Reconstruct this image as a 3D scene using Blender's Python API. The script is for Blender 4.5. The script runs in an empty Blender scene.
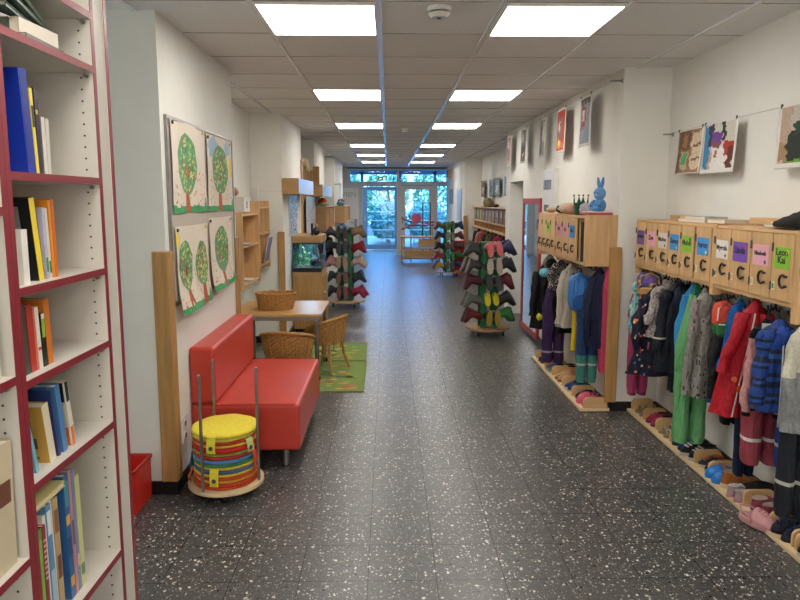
import bpy, bmesh, math, random
from math import sin, cos, pi, radians, sqrt
from mathutils import Vector, Matrix, Euler
random.seed(7)
C = bpy.context.scene.collection
S = bpy.context.scene

def srgb(h):
    if isinstance(h, str):
        h = h.lstrip('#'); h = tuple(int(h[i:i+2], 16)/255 for i in (0, 2, 4))
    return tuple((c/12.92 if c <= .04045 else ((c+.055)/1.055)**2.4) for c in h)

# ---------------------------------------------------------------- camera
cam = bpy.data.cameras.new('camera'); camo = bpy.data.objects.new('camera', cam); C.objects.link(camo)
camo.location = (0, 0, 1.65)
camo.rotation_euler = Euler((pi/2 - radians(7.333), 0, -radians(1.066)), 'XYZ')
cam.sensor_width = 36; cam.lens = 36*645/800; cam.shift_y = -17/800; cam.clip_end = 200; cam.clip_start = .02
S.camera = camo

# ---------------------------------------------------------------- world, exposure, daylight
W = bpy.data.worlds.new('sky'); S.world = W; W.use_nodes = True
nt = W.node_tree; bg = nt.nodes['Background']; bg.inputs['Strength'].default_value = 7.5
tc = nt.nodes.new('ShaderNodeTexCoord'); sp = nt.nodes.new('ShaderNodeSeparateXYZ'); cr = nt.nodes.new('ShaderNodeValToRGB')
nt.links.new(tc.outputs['Generated'], sp.inputs[0]); nt.links.new(sp.outputs['Z'], cr.inputs[0]); nt.links.new(cr.outputs[0], bg.inputs[0])
cr.color_ramp.elements[0].position = 0.0; cr.color_ramp.elements[0].color = (*srgb('#9CC8EC'), 1)
cr.color_ramp.elements[1].position = .5; cr.color_ramp.elements[1].color = (*srgb('#8CC0F0'), 1)
S.view_settings.view_transform = 'Standard'; S.view_settings.look = 'None'; S.view_settings.gamma = 1
S.view_settings.use_curve_mapping = False; S.view_settings.exposure = 0.0
S.cycles.max_bounces = 8; S.cycles.diffuse_bounces = 5; S.cycles.glossy_bounces = 4; S.cycles.transmission_bounces = 8; S.cycles.transparent_max_bounces = 12
S.cycles.use_denoising = True; S.cycles.caustics_reflective = False; S.cycles.caustics_refractive = False; S.cycles.sample_clamp_indirect = 6

def area(name, loc, rot, sx, sy, power, col):
    l = bpy.data.lights.new(name, 'AREA'); l.shape = 'RECTANGLE'; l.size = sx; l.size_y = sy; l.energy = power; l.color = col
    o = bpy.data.objects.new(name, l); o.location = loc; o.rotation_euler = rot; C.objects.link(o); return o
# daylight outside the side window and outside the entrance
area('window_daylight', (-4.4, 2.2, 1.75), (0, -pi/2, radians(14)), 1.6, 1.9, 260, srgb('#D2E4FF'))
area('entrance_daylight', (0.3, 23.4, 2.9), (radians(-62), 0, 0), 5.0, 2.0, 330, srgb('#6FA8FF'))
area('hall_fill', (.4, -2.9, 1.5), (radians(80), 0, 0), 2.6, 1.8, 60, srgb('#FFF8EE'))  # added fill lamp before the closed rear wall; no window there
LIGHT_STRENGTH = 15.5

# ---------------------------------------------------------------- materials
M = {}
def newmat(n):
    m = bpy.data.materials.new(n); m.use_nodes = True; M[n] = m
    return m, m.node_tree, m.node_tree.nodes['Principled BSDF']
def N(nt, t, **k):
    n = nt.nodes.new('ShaderNode'+t)
    for a, b in k.items():
        if a in n.inputs: n.inputs[a].default_value = b
        else: setattr(n, a, b)
    return n
def ramp(nt, src, stops):
    r = nt.nodes.new('ShaderNodeValToRGB'); e = r.color_ramp.elements
    while len(e) < len(stops): e.new(.5)
    for i, (p, c) in enumerate(stops): e[i].position = p; e[i].color = (*c, 1)
    nt.links.new(src, r.inputs[0]); return r.outputs[0]
def obj_coord(nt, scale=(1, 1, 1)):
    t = N(nt, 'TexCoord'); m = N(nt, 'Mapping'); m.inputs['Scale'].default_value = scale
    nt.links.new(t.outputs['Object'], m.inputs[0]); return m.outputs[0]
def bump(nt, b, src, s, d=.01):
    u = N(nt, 'Bump'); u.inputs['Strength'].default_value = s; u.inputs['Distance'].default_value = d
    nt.links.new(src, u.inputs['Height']); nt.links.new(u.outputs[0], b.inputs['Normal'])
def plain(n, col, rough=.5, metal=0, var=.06, scale=20, bmp=0, spec=.5):
    m, nt, b = newmat(n); c = srgb(col)
    no = N(nt, 'TexNoise'); no.inputs['Scale'].default_value = scale; nt.links.new(obj_coord(nt), no.inputs['Vector'])
    o = ramp(nt, no.outputs['Fac'], [(.3, tuple(x*(1-var) for x in c)), (.7, tuple(min(1, x*(1+var)) for x in c))])
    nt.links.new(o, b.inputs['Base Color']); b.inputs['Roughness'].default_value = rough; b.inputs['Metallic'].default_value = metal
    b.inputs['Specular IOR Level'].default_value = spec
    if bmp: bump(nt, b, no.outputs['Fac'], bmp)
    return m
def wood(n, col, axis='z', rough=.42, var=.16, sc=1):
    m, nt, b = newmat(n); c = srgb(col)
    s = {'x': (1.2, 14, 14), 'y': (14, 1.2, 14), 'z': (14, 14, 1.2)}[axis]
    no = N(nt, 'TexNoise'); no.inputs['Scale'].default_value = 2.6*sc; no.inputs['Detail'].default_value = 5; no.inputs['Distortion'].default_value = .4
    nt.links.new(obj_coord(nt, s), no.inputs['Vector'])
    o = ramp(nt, no.outputs['Fac'], [(.3, tuple(x*(1-var) for x in c)), (.55, c), (.75, tuple(min(1, x*(1+var)) for x in c))])
    nt.links.new(o, b.inputs['Base Color']); b.inputs['Roughness'].default_value = rough
    bump(nt, b, no.outputs['Fac'], .05, .002); return m
def attr(n, rough, bmp=0, scale=60, spec=.5, var=.12, sheen=0, fold=0):
    m, nt, b = newmat(n)
    a = N(nt, 'VertexColor'); a.layer_name = 'Col'
    no = N(nt, 'TexNoise'); no.inputs['Scale'].default_value = scale; nt.links.new(obj_coord(nt), no.inputs['Vector'])
    g = ramp(nt, no.outputs['Fac'], [(.3, (1-var,)*3), (.7, (1, 1, 1))])
    mx = N(nt, 'Mix', data_type='RGBA', blend_type='MULTIPLY'); mx.inputs[0].default_value = 1
    nt.links.new(a.outputs[0], mx.inputs[6]); nt.links.new(g, mx.inputs[7]); nt.links.new(mx.outputs[2], b.inputs['Base Color'])
    b.inputs['Roughness'].default_value = rough; b.inputs['Specular IOR Level'].default_value = spec
    if sheen: b.inputs['Sheen Weight'].default_value = sheen
    if bmp and not fold: bump(nt, b, no.outputs['Fac'], bmp, .004)
    if fold:
        f = N(nt, 'TexNoise'); f.inputs['Scale'].default_value = 1; f.inputs['Detail'].default_value = 3; f.inputs['Distortion'].default_value = 1.2
        nt.links.new(obj_coord(nt, (26, 26, 9)), f.inputs['Vector'])
        ad = N(nt, 'Math', operation='MULTIPLY_ADD'); nt.links.new(no.outputs['Fac'], ad.inputs[0]); ad.inputs[1].default_value = .12; nt.links.new(f.outputs['Fac'], ad.inputs[2])
        bump(nt, b, ad.outputs[0], fold, .03)
attr('paper', .6, 0, 30, .3, .05); attr('cloth', .92, .5, 90, .12, .2, .05); attr('shell', .55, .3, 25, .3, .12, 0, .7); attr('knit', .92, .5, 90, .12, .25, .05, .6)
attr('gloss', .28, 0, 10, .5, .04); attr('rubber', .42, .1, 30, .4, .1); attr('leaf', .6, 0, 8, .3, .3)

plain('wall', '#DFDED8', .85, var=.02, scale=6, bmp=.04, spec=.2)
plain('wall_rear', '#D6D0C6', .85, var=.02, scale=6, spec=.2)
plain('tile', '#E4E5E6', .9, var=.03, scale=60, bmp=.1, spec=.15)
plain('grid_white', '#E2DDD6', .35, var=.02)
plain('gap', '#6A645C', .8)
plain('black_base', '#16161A', .35, var=.1)
plain('white_lam', '#C4BFB6', .45, var=.015, spec=.4)
plain('red_edge', '#7E222D', .38, var=.05)
plain('white_paint', '#D9D8D5', .4, var=.02)
plain('frame_white', '#CDC8C2', .4, var=.02)
plain('frame_bluelit', '#5F7288', .4, var=.02)  # grey aluminium, with the blue daylight on it put into the colour
plain('red_leather', '#BC3C32', .36, var=.05, scale=5, bmp=.12)
plain('red_dark', '#A81F18', .45); plain('red_box', '#C42A20', .4)
plain('steel', '#9B9A97', .32, 1, .05); plain('steel_dark', '#5E5E60', .4, 1, .05); plain('chrome', '#C9C9C9', .12, 1, .02)
plain('black', '#0D0D0F', .4, var=.1); plain('black_soft', '#121214', .85, var=.2, bmp=.3)
plain('wicker', '#A97B41', .6, var=.3, scale=70, bmp=.8)
plain('green_board', '#1E5B3A', .5, var=.1); plain('white_plastic', '#D8D5CE', .4, var=.02)
plain('screw', '#2B2A29', .6)
wood('beech', '#C8A273', 'z'); wood('beech_h', '#CCA678', 'y'); wood('beech_x', '#C6A070', 'x')
wood('oak', '#AD8450', 'z', .5, .2); wood('oak_h', '#A98558', 'y', .5, .15); wood('ply', '#D6BE96', 'y', .45, .08); wood('ply_x', '#CBA878', 'x', .45, .08)
wood('oakx', '#A98558', 'x', .5, .15); wood('table', '#C49A62', 'x', .3, .1)

def shader_floor():
    m, nt, b = newmat('floor')
    co = obj_coord(nt)
    no = N(nt, 'TexNoise'); no.inputs['Scale'].default_value = 38; no.inputs['Detail'].default_value = 3; nt.links.new(co, no.inputs['Vector'])
    base = ramp(nt, no.outputs['Fac'], [(.3, srgb('#38383A')), (.5, srgb('#414142')), (.72, srgb('#4C4B4A'))])
    prev = base
    for sc, th, colr, seed in ((70, .33, '#A09B92', 0), (130, .38, '#716E6A', 5), (52, .33, '#CBC6BA', 11), (80, .28, '#242426', 17), (100, .27, '#B8B2A6', 23)):
        mp = N(nt, 'Mapping'); mp.inputs['Location'].default_value = (seed, seed*.7, 0); mp.inputs['Scale'].default_value = (1, .8, 1)
        wn = N(nt, 'TexNoise'); wn.inputs['Scale'].default_value = 60
        nt.links.new(co, wn.inputs['Vector'])
        mix = N(nt, 'Mix', data_type='RGBA'); mix.inputs[0].default_value = .02
        nt.links.new(co, mix.inputs[6]); nt.links.new(wn.outputs['Color'], mix.inputs[7]); nt.links.new(mix.outputs[2], mp.inputs[0])
        v = N(nt, 'TexVoronoi'); v.inputs['Scale'].default_value = sc; nt.links.new(mp.outputs[0], v.inputs['Vector'])
        sepc = N(nt, 'SeparateColor'); nt.links.new(v.outputs['Color'], sepc.inputs[0])
        t = N(nt, 'Math', operation='MULTIPLY'); nt.links.new(sepc.outputs[0], t.inputs[0]); t.inputs[1].default_value = th*1.9
        t2 = N(nt, 'Math', operation='SUBTRACT'); nt.links.new(t.outputs[0], t2.inputs[0]); t2.inputs[1].default_value = th*.8
        lt = N(nt, 'Math', operation='LESS_THAN'); nt.links.new(v.outputs['Distance'], lt.inputs[0]); nt.links.new(t2.outputs[0], lt.inputs[1])
        mx = N(nt, 'Mix', data_type='RGBA'); nt.links.new(lt.outputs[0], mx.inputs[0]); nt.links.new(prev, mx.inputs[6]); mx.inputs[7].default_value = (*srgb(colr), 1)
        prev = mx.outputs[2]
    mp = N(nt, 'Mapping'); mp.inputs['Location'].default_value = (.091, -.27, 0); nt.links.new(co, mp.inputs[0])
    br = N(nt, 'TexBrick'); br.offset = 0; br.squash = 1
    for k, v in (('Scale', 1), ('Mortar Size', .001), ('Mortar Smooth', .1), ('Brick Width', .3), ('Row Height', .295)): br.inputs[k].default_value = v
    nt.links.new(mp.outputs[0], br.inputs['Vector'])
    mx = N(nt, 'Mix', data_type='RGBA'); nt.links.new(br.outputs['Fac'], mx.inputs[0]); nt.links.new(prev, mx.inputs[6]); mx.inputs[7].default_value = (*srgb('#1E1E1F'), 1)
    nt.links.new(mx.outputs[2], b.inputs['Base Color'])
    r = ramp(nt, no.outputs['Fac'], [(.3, (.27,)*3), (.7, (.38,)*3)]); rm = N(nt, 'Mix', data_type='RGBA'); nt.links.new(br.outputs['Fac'], rm.inputs[0]); nt.links.new(r, rm.inputs[6]); rm.inputs[7].default_value = (1, 1, 1, 1); nt.links.new(rm.outputs[2], b.inputs['Roughness'])
    sm = N(nt, 'MapRange'); nt.links.new(br.outputs['Fac'], sm.inputs[0]); sm.inputs[3].default_value = .75; sm.inputs[4].default_value = .0; nt.links.new(sm.outputs[0], b.inputs['Specular IOR Level'])
    bump(nt, b, no.outputs['Fac'], .03, .002)
shader_floor()
def emit(n, col, s):
    m, nt, b = newmat(n); b.inputs['Base Color'].default_value = (*srgb(col), 1)
    b.inputs['Emission Color'].default_value = (*srgb(col), 1); b.inputs['Emission Strength'].default_value = s
emit('lamp', '#FFF9F0', LIGHT_STRENGTH); emit('aqua_lamp', '#EAF6FF', 22); emit('exit_green', '#1E7A44', .5); emit('exit_white', '#E4F4E4', .8)
def glass(n, col, rough=0, ior=1.45):
    m, nt, b = newmat(n)
    for k in list(nt.nodes):
        if k.type != 'OUTPUT_MATERIAL': nt.nodes.remove(k)
    out = nt.nodes[0]; t = N(nt, 'BsdfTransparent'); g = N(nt, 'BsdfGlossy'); mx = N(nt, 'MixShader'); fr = N(nt, 'Fresnel')
    t.inputs[0].default_value = (*srgb(col), 1); g.inputs['Roughness'].default_value = rough; fr.inputs[0].default_value = ior
    nt.links.new(fr.outputs[0], mx.inputs[0]); nt.links.new(t.outputs[0], mx.inputs[1]); nt.links.new(g.outputs[0], mx.inputs[2]); nt.links.new(mx.outputs[0], out.inputs[0])
glass('pane', '#CDE6F8'); glass('pane_clear', '#DCD4C6'); glass('water', '#CFEBE8')
plain('mirror_red', '#A3352C', .45); plain('mirror', '#DDE2E4', .02, 1, .0)

# ---------------------------------------------------------------- mesh builder
class MB:
    def __init__(s): s.v = []; s.f = []
    def face(s, pts, m, col=None, sm=False):
        i = len(s.v); s.v += [tuple(p) for p in pts]; s.f.append((tuple(range(i, i+len(pts))), m, col, sm))
    def add(s, vs, fs, m, col=None, sm=False):
        i = len(s.v); s.v += [tuple(p) for p in vs]
        for k, f in enumerate(fs):
            c = col[k] if isinstance(col, list) else col
            s.f.append((tuple(i+j for j in f), m, c, sm))
        return s
    def box(s, x0, x1, y0, y1, z0, z1, m, col=None, T=None):
        vs = [(x, y, z) for x in (x0, x1) for y in (y0, y1) for z in (z0, z1)]
        if T: vs = [T @ Vector(v) for v in vs]
        return s.add(vs, [(0, 1, 3, 2), (4, 6, 7, 5), (0, 4, 5, 1), (2, 3, 7, 6), (0, 2, 6, 4), (1, 5, 7, 3)], m, col)
    def cyl(s, p0, p1, r0, m, r1=None, n=12, col=None, caps=True):
        p0 = Vector(p0); p1 = Vector(p1); r1 = r0 if r1 is None else r1
        d = (p1-p0).normalized(); u = d.orthogonal().normalized(); w = d.cross(u)
        vs = [p0+(u*cos(2*pi*k/n)+w*sin(2*pi*k/n))*r0 for k in range(n)]+[p1+(u*cos(2*pi*k/n)+w*sin(2*pi*k/n))*r1 for k in range(n)]
        s.add(vs, [(k, (k+1) % n, n+(k+1) % n, n+k) for k in range(n)], m, col, True)
        if caps: s.add(vs, [tuple(range(n))[::-1], tuple(range(n, 2*n))], m, col)
        return s
    def tube(s, pts, r, m, n=8, col=None):
        pts = [Vector(p) for p in pts]; rs = r if isinstance(r, list) else [r]*len(pts); rings = []
        for i, p in enumerate(pts):
            d = (pts[min(i+1, len(pts)-1)]-pts[max(i-1, 0)]).normalized()
            ref = Vector((0, 0, 1)) if abs(d.z) < .9 else Vector((1, 0, 0))
            u = d.cross(ref).normalized(); w = d.cross(u)
            rings.append([p+(u*cos(2*pi*k/n)+w*sin(2*pi*k/n))*rs[i] for k in range(n)])
        return s.loft(rings, m, col)
    def loft(s, rings, m, col=None, cap=(True, True), colf=None, sm=True):
        n = len(rings[0]); vs = [p for r in rings for p in r]; fs = []; cs = []
        for i in range(len(rings)-1):
            for k in range(n):
                fs.append((i*n+k, i*n+(k+1) % n, (i+1)*n+(k+1) % n, (i+1)*n+k))
                cs.append(colf(i/(len(rings)-1), k/n) if colf else col)
        s.add(vs, fs, m, cs, sm)
        for c, r, i in ((cap[0], rings[0], 0), (cap[1], rings[-1], 1)):
            if c: s.face(r[::-1] if i == 0 else r, m, (colf(i, 0) if colf else col), False)
        return s
    def sphere(s, c, r, m, col=None, nu=14, nv=9, colf=None):
        r = (r, r, r) if not isinstance(r, tuple) else r
        rings = [[(c[0]+r[0]*sin(t)*cos(2*pi*k/nu), c[1]+r[1]*sin(t)*sin(2*pi*k/nu), c[2]-r[2]*cos(t)) for k in range(nu)] for t in [pi*(.02+.96*i/nv) for i in range(nv+1)]]
        return s.loft(rings, m, col, colf=colf)
    def prism(s, pts, d, m, col=None):   # polygon extruded by vector d
        d = Vector(d); a = [Vector(p) for p in pts]; b = [p+d for p in a]; n = len(a)
        return s.add(a+b, [tuple(range(n))[::-1], tuple(range(n, 2*n))]+[(k, (k+1) % n, n+(k+1) % n, n+k) for k in range(n)], m, col)
    def build(s, name, parent=None, label=None, cat=None, group=None, kind=None, loc=(0, 0, 0), rotz=0, bevel=0, solid=0):
        me = bpy.data.meshes.new(name); me.from_pydata(s.v, [], [f[0] for f in s.f])
        keys = []
        ca = me.color_attributes.new('Col', 'FLOAT_COLOR', 'CORNER') if any(f[2] is not None for f in s.f) else None
        li = 0; cols = []
        for p, (idx, m, c, sm) in zip(me.polygons, s.f):
            if m not in keys: keys.append(m)
            p.material_index = keys.index(m); p.use_smooth = sm
            if ca:
                q = (*srgb(c), 1) if c is not None else (1, 1, 1, 1)
                cols += list(q)*len(idx)
        if ca: ca.data.foreach_set('color', cols)
        for k in keys: me.materials.append(M[k])
        me.validate()
        bm = bmesh.new(); bm.from_mesh(me); bmesh.ops.recalc_face_normals(bm, faces=bm.faces); bm.to_mesh(me); bm.free()
        o = bpy.data.objects.new(name, me); C.objects.link(o); o.location = loc; o.rotation_euler = (0, 0, rotz)
        if parent: o.parent = parent
        if bevel:
            b = o.modifiers.new('bevel', 'BEVEL'); b.width = bevel; b.segments = 2; b.limit_method = 'ANGLE'; b.harden_normals = False
        if solid:
            b = o.modifiers.new('solid', 'SOLIDIFY'); b.thickness = solid; b.offset = 0
        tag(o, label, cat, group, kind)
        return o
def tag(o, label=None, cat=None, group=None, kind=None):
    if label: o['label'] = label
    if cat: o['category'] = cat
    if group: o['group'] = group
    if kind: o['kind'] = kind
def thing(name, label, cat, loc=(0, 0, 0), rotz=0, group=None, rot=None):
    o = bpy.data.objects.new(name, None); C.objects.link(o); o.location = loc; o.rotation_euler = rot or (0, 0, rotz); o.empty_display_size = .05
    tag(o, label, cat, group); return o
def copy_tree(o, parent=None, loc=None, rot=None, label=None, group=None):
    c = o.copy(); C.objects.link(c); c.parent = parent
    if loc: c.location = loc
    if rot is not None: c.rotation_euler = rot
    if label: c['label'] = label
    if group: c['group'] = group
    for ch in list(o.children): copy_tree(ch, c)
    return c
def struct(name, mb, bevel=0): return mb.build(name, kind='structure', bevel=bevel)
def box(x0, x1, y0, y1, z0, z1, m, col=None): return MB().box(x0, x1, y0, y1, z0, z1, m, col)
def rnd(a, b): return random.uniform(a, b)
def jit(c, a=.05):
    h = c.lstrip('#'); v = [int(h[i:i+2], 16)/255 for i in (0, 2, 4)]; k = rnd(1-a, 1+a)
    return tuple(min(1, max(0, x*k)) for x in v)

# ================================================================ SETTING
H = 2.62; END = 19.6
struct('floor', box(-4.3, 4.2, -3.2, 30, -.1, 0, 'floor'))
struct('ceiling', box(-4.3, 3.0, -3.2, END+.1, H, H+.1, 'tile'))
# ceiling grid
g = MB()
gx0, gy0, mx_, my_ = -.047, 3.331, .627, .6225
plain('grid_bar', '#EEF1F6', .22, var=.01)
for i in range(-6, 5):
    x = gx0+i*mx_; w = .017 if i in (0, 1) else .012
    g.box(x-w, x+w, -3.1, END, H-.009, H+.002, 'grid_bar')
struct('trim_1', g)
g = MB()
for j in range(-10, 27):
    y = gy0+j*my_
    g.box(-4.2, 2.9, y-.006, y+.006, H-.003, H+.002, 'grid_white'); g.box(-4.2, 2.9, y-.009, y-.006, H-.002, H+.001, 'gap')
struct('trim_2', g)
# left wall and its bays
LX = -1.2; RB = -1.55
def wallbox(name, *a, m='wall'): return struct(name, box(*a, m))
wallbox('wall_left', -1.35, LX, -3.1, 1.35, 0, H)
wallbox('wall_left_bay', -4.1, -1.35, 1.25, 1.35, 0, H)
wallbox('wall_left_pier', -4.1, LX, 3.5, 5.12, 0, H)
wallbox('wall_left_recess', -1.75, RB, 5.12, 7.42, 0, H)
wallbox('wall_left_pillar', -1.75, LX, 7.42, 9.1, 0, H)
wallbox('wall_left_recess_far', -1.75, -1.4, 9.1, 10.66, 0, H)
wallbox('wall_left_pillar_far', -1.75, LX, 10.66, 12.38, 0, H)
wallbox('wall_left_niche', -1.75, -1.42, 12.38, 14.6, 0, H)
wallbox('wall_left_pillar_end', -1.75, LX, 14.6, 17.3, 0, H)
wallbox('wall_left_end', -1.8, -1.6, 17.3, END, 0, H)
# side window of the bay on the left
w = MB()
w.box(-4.25, -4.1, 1.25, 3.6, 0, 1.2, 'wall'); w.box(-4.25, -4.1, 1.25, 3.6, 2.4, H, 'wall'); w.box(-4.25, -4.1, 1.25, 1.9, 1.2, 2.4, 'wall'); w.box(-4.25, -4.1, 3.2, 3.6, 1.2, 2.4, 'wall')
struct('wall_left_window', w)
w = MB()
for a in ((1.9, 1.96, 1.2, 2.4), (3.14, 3.2, 1.2, 2.4), (1.9, 3.2, 1.2, 1.26), (1.9, 3.2, 2.34, 2.4), (2.52, 2.58, 1.2, 2.4)): w.box(-4.2, -4.14, a[0], a[1], a[2], a[3], 'frame_white')
w.box(-4.175, -4.165, 1.9, 3.2, 1.2, 2.4, 'pane_clear'); struct('window_1', w)
# right wall
RX = 1.75
wallbox('wall_right_alcove', 2.11, 2.3, -3.1, 4.89, 0, H)
w = MB(); w.box(RX, 2.3, 4.89, 8.39, 0, H, 'wall'); w.box(RX, 2.3, 8.39, 9.3, 1.9, H, 'wall'); w.box(RX, 2.3, 9.3, 9.62, 0, H, 'wall'); w.box(2.05, 2.3, 8.39, 9.3, 0, 1.9, 'wall')
struct('wall_right', w)
wallbox('wall_right_niche', 2.16, 2.3, 9.62, 15.0, 0, H)
wallbox('wall_right_end', RX+.02, 2.3, 15.0, END, 0, H)
wallbox('wall_rear', -1.35, 2.3, -3.2, -3.1, 0, H)
d = box(2.0, 2.045, 8.42, 9.27, 0, 1.88, 'white_paint'); dd = struct('door_3', d)
# baseboards
def bb(name, *a): struct(name, box(*a, 0, .075, 'black_base'))
bb('baseboard_left', LX, LX+.012, 3.49, 5.12); bb('baseboard_left_front', -4.1, LX+.012, 3.488, 3.5)
bb('baseboard_left_recess', RB, RB+.012, 5.12, 7.41); bb('baseboard_left_pillar', RB+.012, LX, 7.408, 7.42); bb('baseboard_left_side', LX, LX+.012, 7.408, 9.1)
bb('baseboard_right_pillar', RX-.012, 2.11, 4.878, 4.89); bb('baseboard_right', RX-.012, RX, 4.89, 8.39); bb('baseboard_right_alcove', 2.098, 2.11, -3.0, 4.878)
bb('baseboard_right_niche', 2.148, 2.16, 9.62, 15); bb('baseboard_right_end', RX+.008, RX+.02, 14.99, END)
# wooden corner guards
def guard(n, x0, x1, y0, y1, z): struct('trim_%d' % n, box(x0, x1, y0, y1, .078, z, 'oak'), bevel=.006)
guard(3, LX-.07, LX+.018, 3.472, 3.499, 1.375); guard(4, LX+.002, LX+.02, 3.5, 3.56, 1.375); guard(5, LX+.001, LX+.02, 5.04, 5.135, 1.36)
guard(6, LX-.06, LX+.018, 7.395, 7.419, 1.29); guard(7, LX+.001, LX+.02, 9.0, 9.12, 2.2)
guard(8, RX-.06, RX+.03, 4.855, 4.888, 1.293); guard(9, RX-.005, RX+.08, 14.95, 14.985, 1.29); guard(10, LX-.02, LX+.03, 10.63, 10.655, 1.29)

# entrance facade
e = MB()
Y0, Y1 = END-.02, END+.06
for a in ((-1.6, -1.16, 0, H), (-1.16, 1.9, 2.55, H), (-1.16, 1.9, 2.1, 2.2), (-.86, -.76, 0, 2.1), (.27, .4, 0, 2.1), (1.36, 1.5, 0, 2.1), (1.78, 1.9, 0, 2.55), (.27, .34, 2.2, 2.55), (-1.16, -1.12, 2.2, 2.55), (-1.16, -.86, 0, 2.1), (1.5, 1.78, 0, .25)):
    e.box(a[0], a[1], Y0, Y1, a[2], a[3], 'frame_white')
e.box(-1.2, 1.9, Y0-.04, Y0, 2.58, H, 'gap')  # dark strip standing in for the lintel shadow under the ceiling
struct('wall_end', e)
for i, a in enumerate(((-1.12, .27, 2.2, 2.55), (.34, 1.78, 2.2, 2.55), (1.5, 1.78, .25, 2.1))):
    struct('window_%d' % (i+2), box(a[0], a[1], END+.015, END+.025, a[2], a[3], 'pane'))
def glass_door(name, x0, x1, y, mat, h=1.98, knob=True):
    f = MB(); t = .12
    f.box(x0, x0+t, y, y+.05, .02, h, mat); f.box(x1-t, x1, y, y+.05, .02, h, mat); f.box(x0+t, x1-t, y, y+.05, .02, .02+t*1.3, mat); f.box(x0+t, x1-t, y, y+.05, h-t, h, mat)
    o = struct(name, f)
    MB().box(x0+t, x1-t, y+.02, y+.028, .02+t*1.3, h-t, 'pane').build('glass_pane', o)
    hm = MB(); hm.box(x0+.02, x0+.06, y-.01, y, .95, 1.15, 'steel'); hm.cyl((x0+.04, y-.05, 1.05), (x0+.16, y-.05, 1.05), .01, 'steel'); hm.cyl((x0+.04, y-.05, 1.05), (x0+.04, y, 1.05), .01, 'steel'); hm.build('door_handle', o)
    return o
d2 = glass_door('door_1', .4, 1.36, END, 'frame_white', 2.08)
c = MB(); c.cyl((.86, END-.004, 1.1), (.86, END-.001, 1.1), .15, 'paper', n=24, col='#F0668C'); c.build('round_sticker', d2)
# porch beyond: outer glazed screen, roof slab
e = MB()
e.box(-2.2, 2.6, END+.1, 22.2, 2.62, 2.75, 'frame_white'); struct('ceiling_porch', e)
e = MB()
for a in ((-2.2, -.83, 0, .15), (-2.2, 2.6, 2.1, 2.2), (-2.2, -2.05, 0, 2.6), (-.9, -.8, 0, 2.6), (.34, .44, 0, 2.6), (1.5, 1.6, 0, 2.6), (2.5, 2.6, 0, 2.6), (-2.2, 2.6, 2.48, 2.62), (.44, 2.6, 0, .1)):
    e.box(a[0], a[1], 21.5, 21.58, a[2], a[3], 'frame_bluelit')
struct('wall_porch', e)
d4 = glass_door('door_4', -.8, .34, 21.46, 'frame_bluelit', 2.08)
MB().box(-.02, .17, 21.44, 21.452, 1.42, 1.54, 'paper', '#E8F4FF').build('paper_notice', d4)
# exit sign in the transom
t = thing('exit_sign', 'small green exit pictogram sign in the transom above the entrance', 'sign', (-.17, END-.03, 2.22))
box(-.14, .14, -.012, .008, 0, .13, 'exit_green').build('sign_board', t)
p = MB(); p.box(.03, .1, -.015, -.0125, .02, .11, 'exit_white'); p.box(-.09, -.05, -.015, -.0125, .03, .08, 'exit_white'); p.box(-.05, .0, -.015, -.0125, .055, .075, 'exit_white'); p.cyl((-.055, -.015, .1), (-.055, -.0125, .1), .013, 'exit_white'); p.build('pictogram', t)
# white door leaf standing open on the left of the entrance
d = struct('door_2', box(-1.43, -.86, 18.9, 18.945, .01, 1.99, 'white_paint'), bevel=.004)
h = MB(); h.box(-.98, -.9, 18.885, 18.9, .8, 1.1, 'steel'); h.cyl((-.94, 18.885, 1.0), (-.94, 18.84, 1.0), .012, 'steel'); h.cyl((-.94, 18.84, 1.0), (-1.1, 18.84, 1.0), .012, 'steel'); h.build('door_handle', d)

def text(s, size, loc, rot, m, name, parent, label=None, extr=.0006):
    cu = bpy.data.curves.new(name, 'FONT'); cu.body = s; cu.size = size; cu.align_x = 'CENTER'; cu.align_y = 'CENTER'; cu.extrude = extr; cu.resolution_u = 2; cu.offset = .0007 if size < .06 else 0
    tmp = bpy.data.objects.new(name, cu); C.objects.link(tmp); bpy.context.view_layer.update()
    me = bpy.data.meshes.new_from_object(tmp.evaluated_get(bpy.context.evaluated_depsgraph_get())); bpy.data.objects.remove(tmp); me.materials.clear(); me.materials.append(M[m])
    o = bpy.data.objects.new(name, me); C.objects.link(o); o.location = loc; o.rotation_euler = rot; o.parent = parent
    if label: o['label'] = label
    return o
plain('letter_green', '#8FB08A', .6); plain('ink', '#232027', .6)
text('VIEN', .2, (-1.13, 18.893, 1.8), (pi/2, 0, 0), 'letter_green', 'door_lettering', d)

# ceiling lights
def ceiling_light(x, y, label):
    t = thing('ceiling_light', label, 'ceiling light', (x, y, H), group='square ceiling lights')
    f = MB(); a = .292
    for q in ((-a-.012, -a, -a-.012, a+.012), (a, a+.012, -a-.012, a+.012), (-a, a, -a-.012, -a), (-a, a, a, a+.012)): f.box(q[0], q[1], q[2], q[3], -.014, -.001, 'grid_white')
    f.build('light_frame', t)
    box(-a, a, -a, a, -.011, -.002, 'lamp').build('diffuser', t)
    return t
rows = [(-8, 'behind'), (-4, 'over viewer'), (0, 'nearest row'), (4, 'second row'), (8, 'third row'), (13, 'fourth row'), (17, 'fifth row'), (21, 'farthest row by the entrance')]
L0 = None
for j, nm in rows:
    for i, sd in ((-1, 'left'), (1, 'right')):
        x = gx0+(i+.5)*mx_; y = gy0+(j+.5)*my_
        lb = 'glowing square ceiling light, %s, %s column' % (nm, sd)
        if L0 is None: L0 = ceiling_light(x, y, lb)
        else: copy_tree(L0, None, (x, y, H), None, lb)
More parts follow.
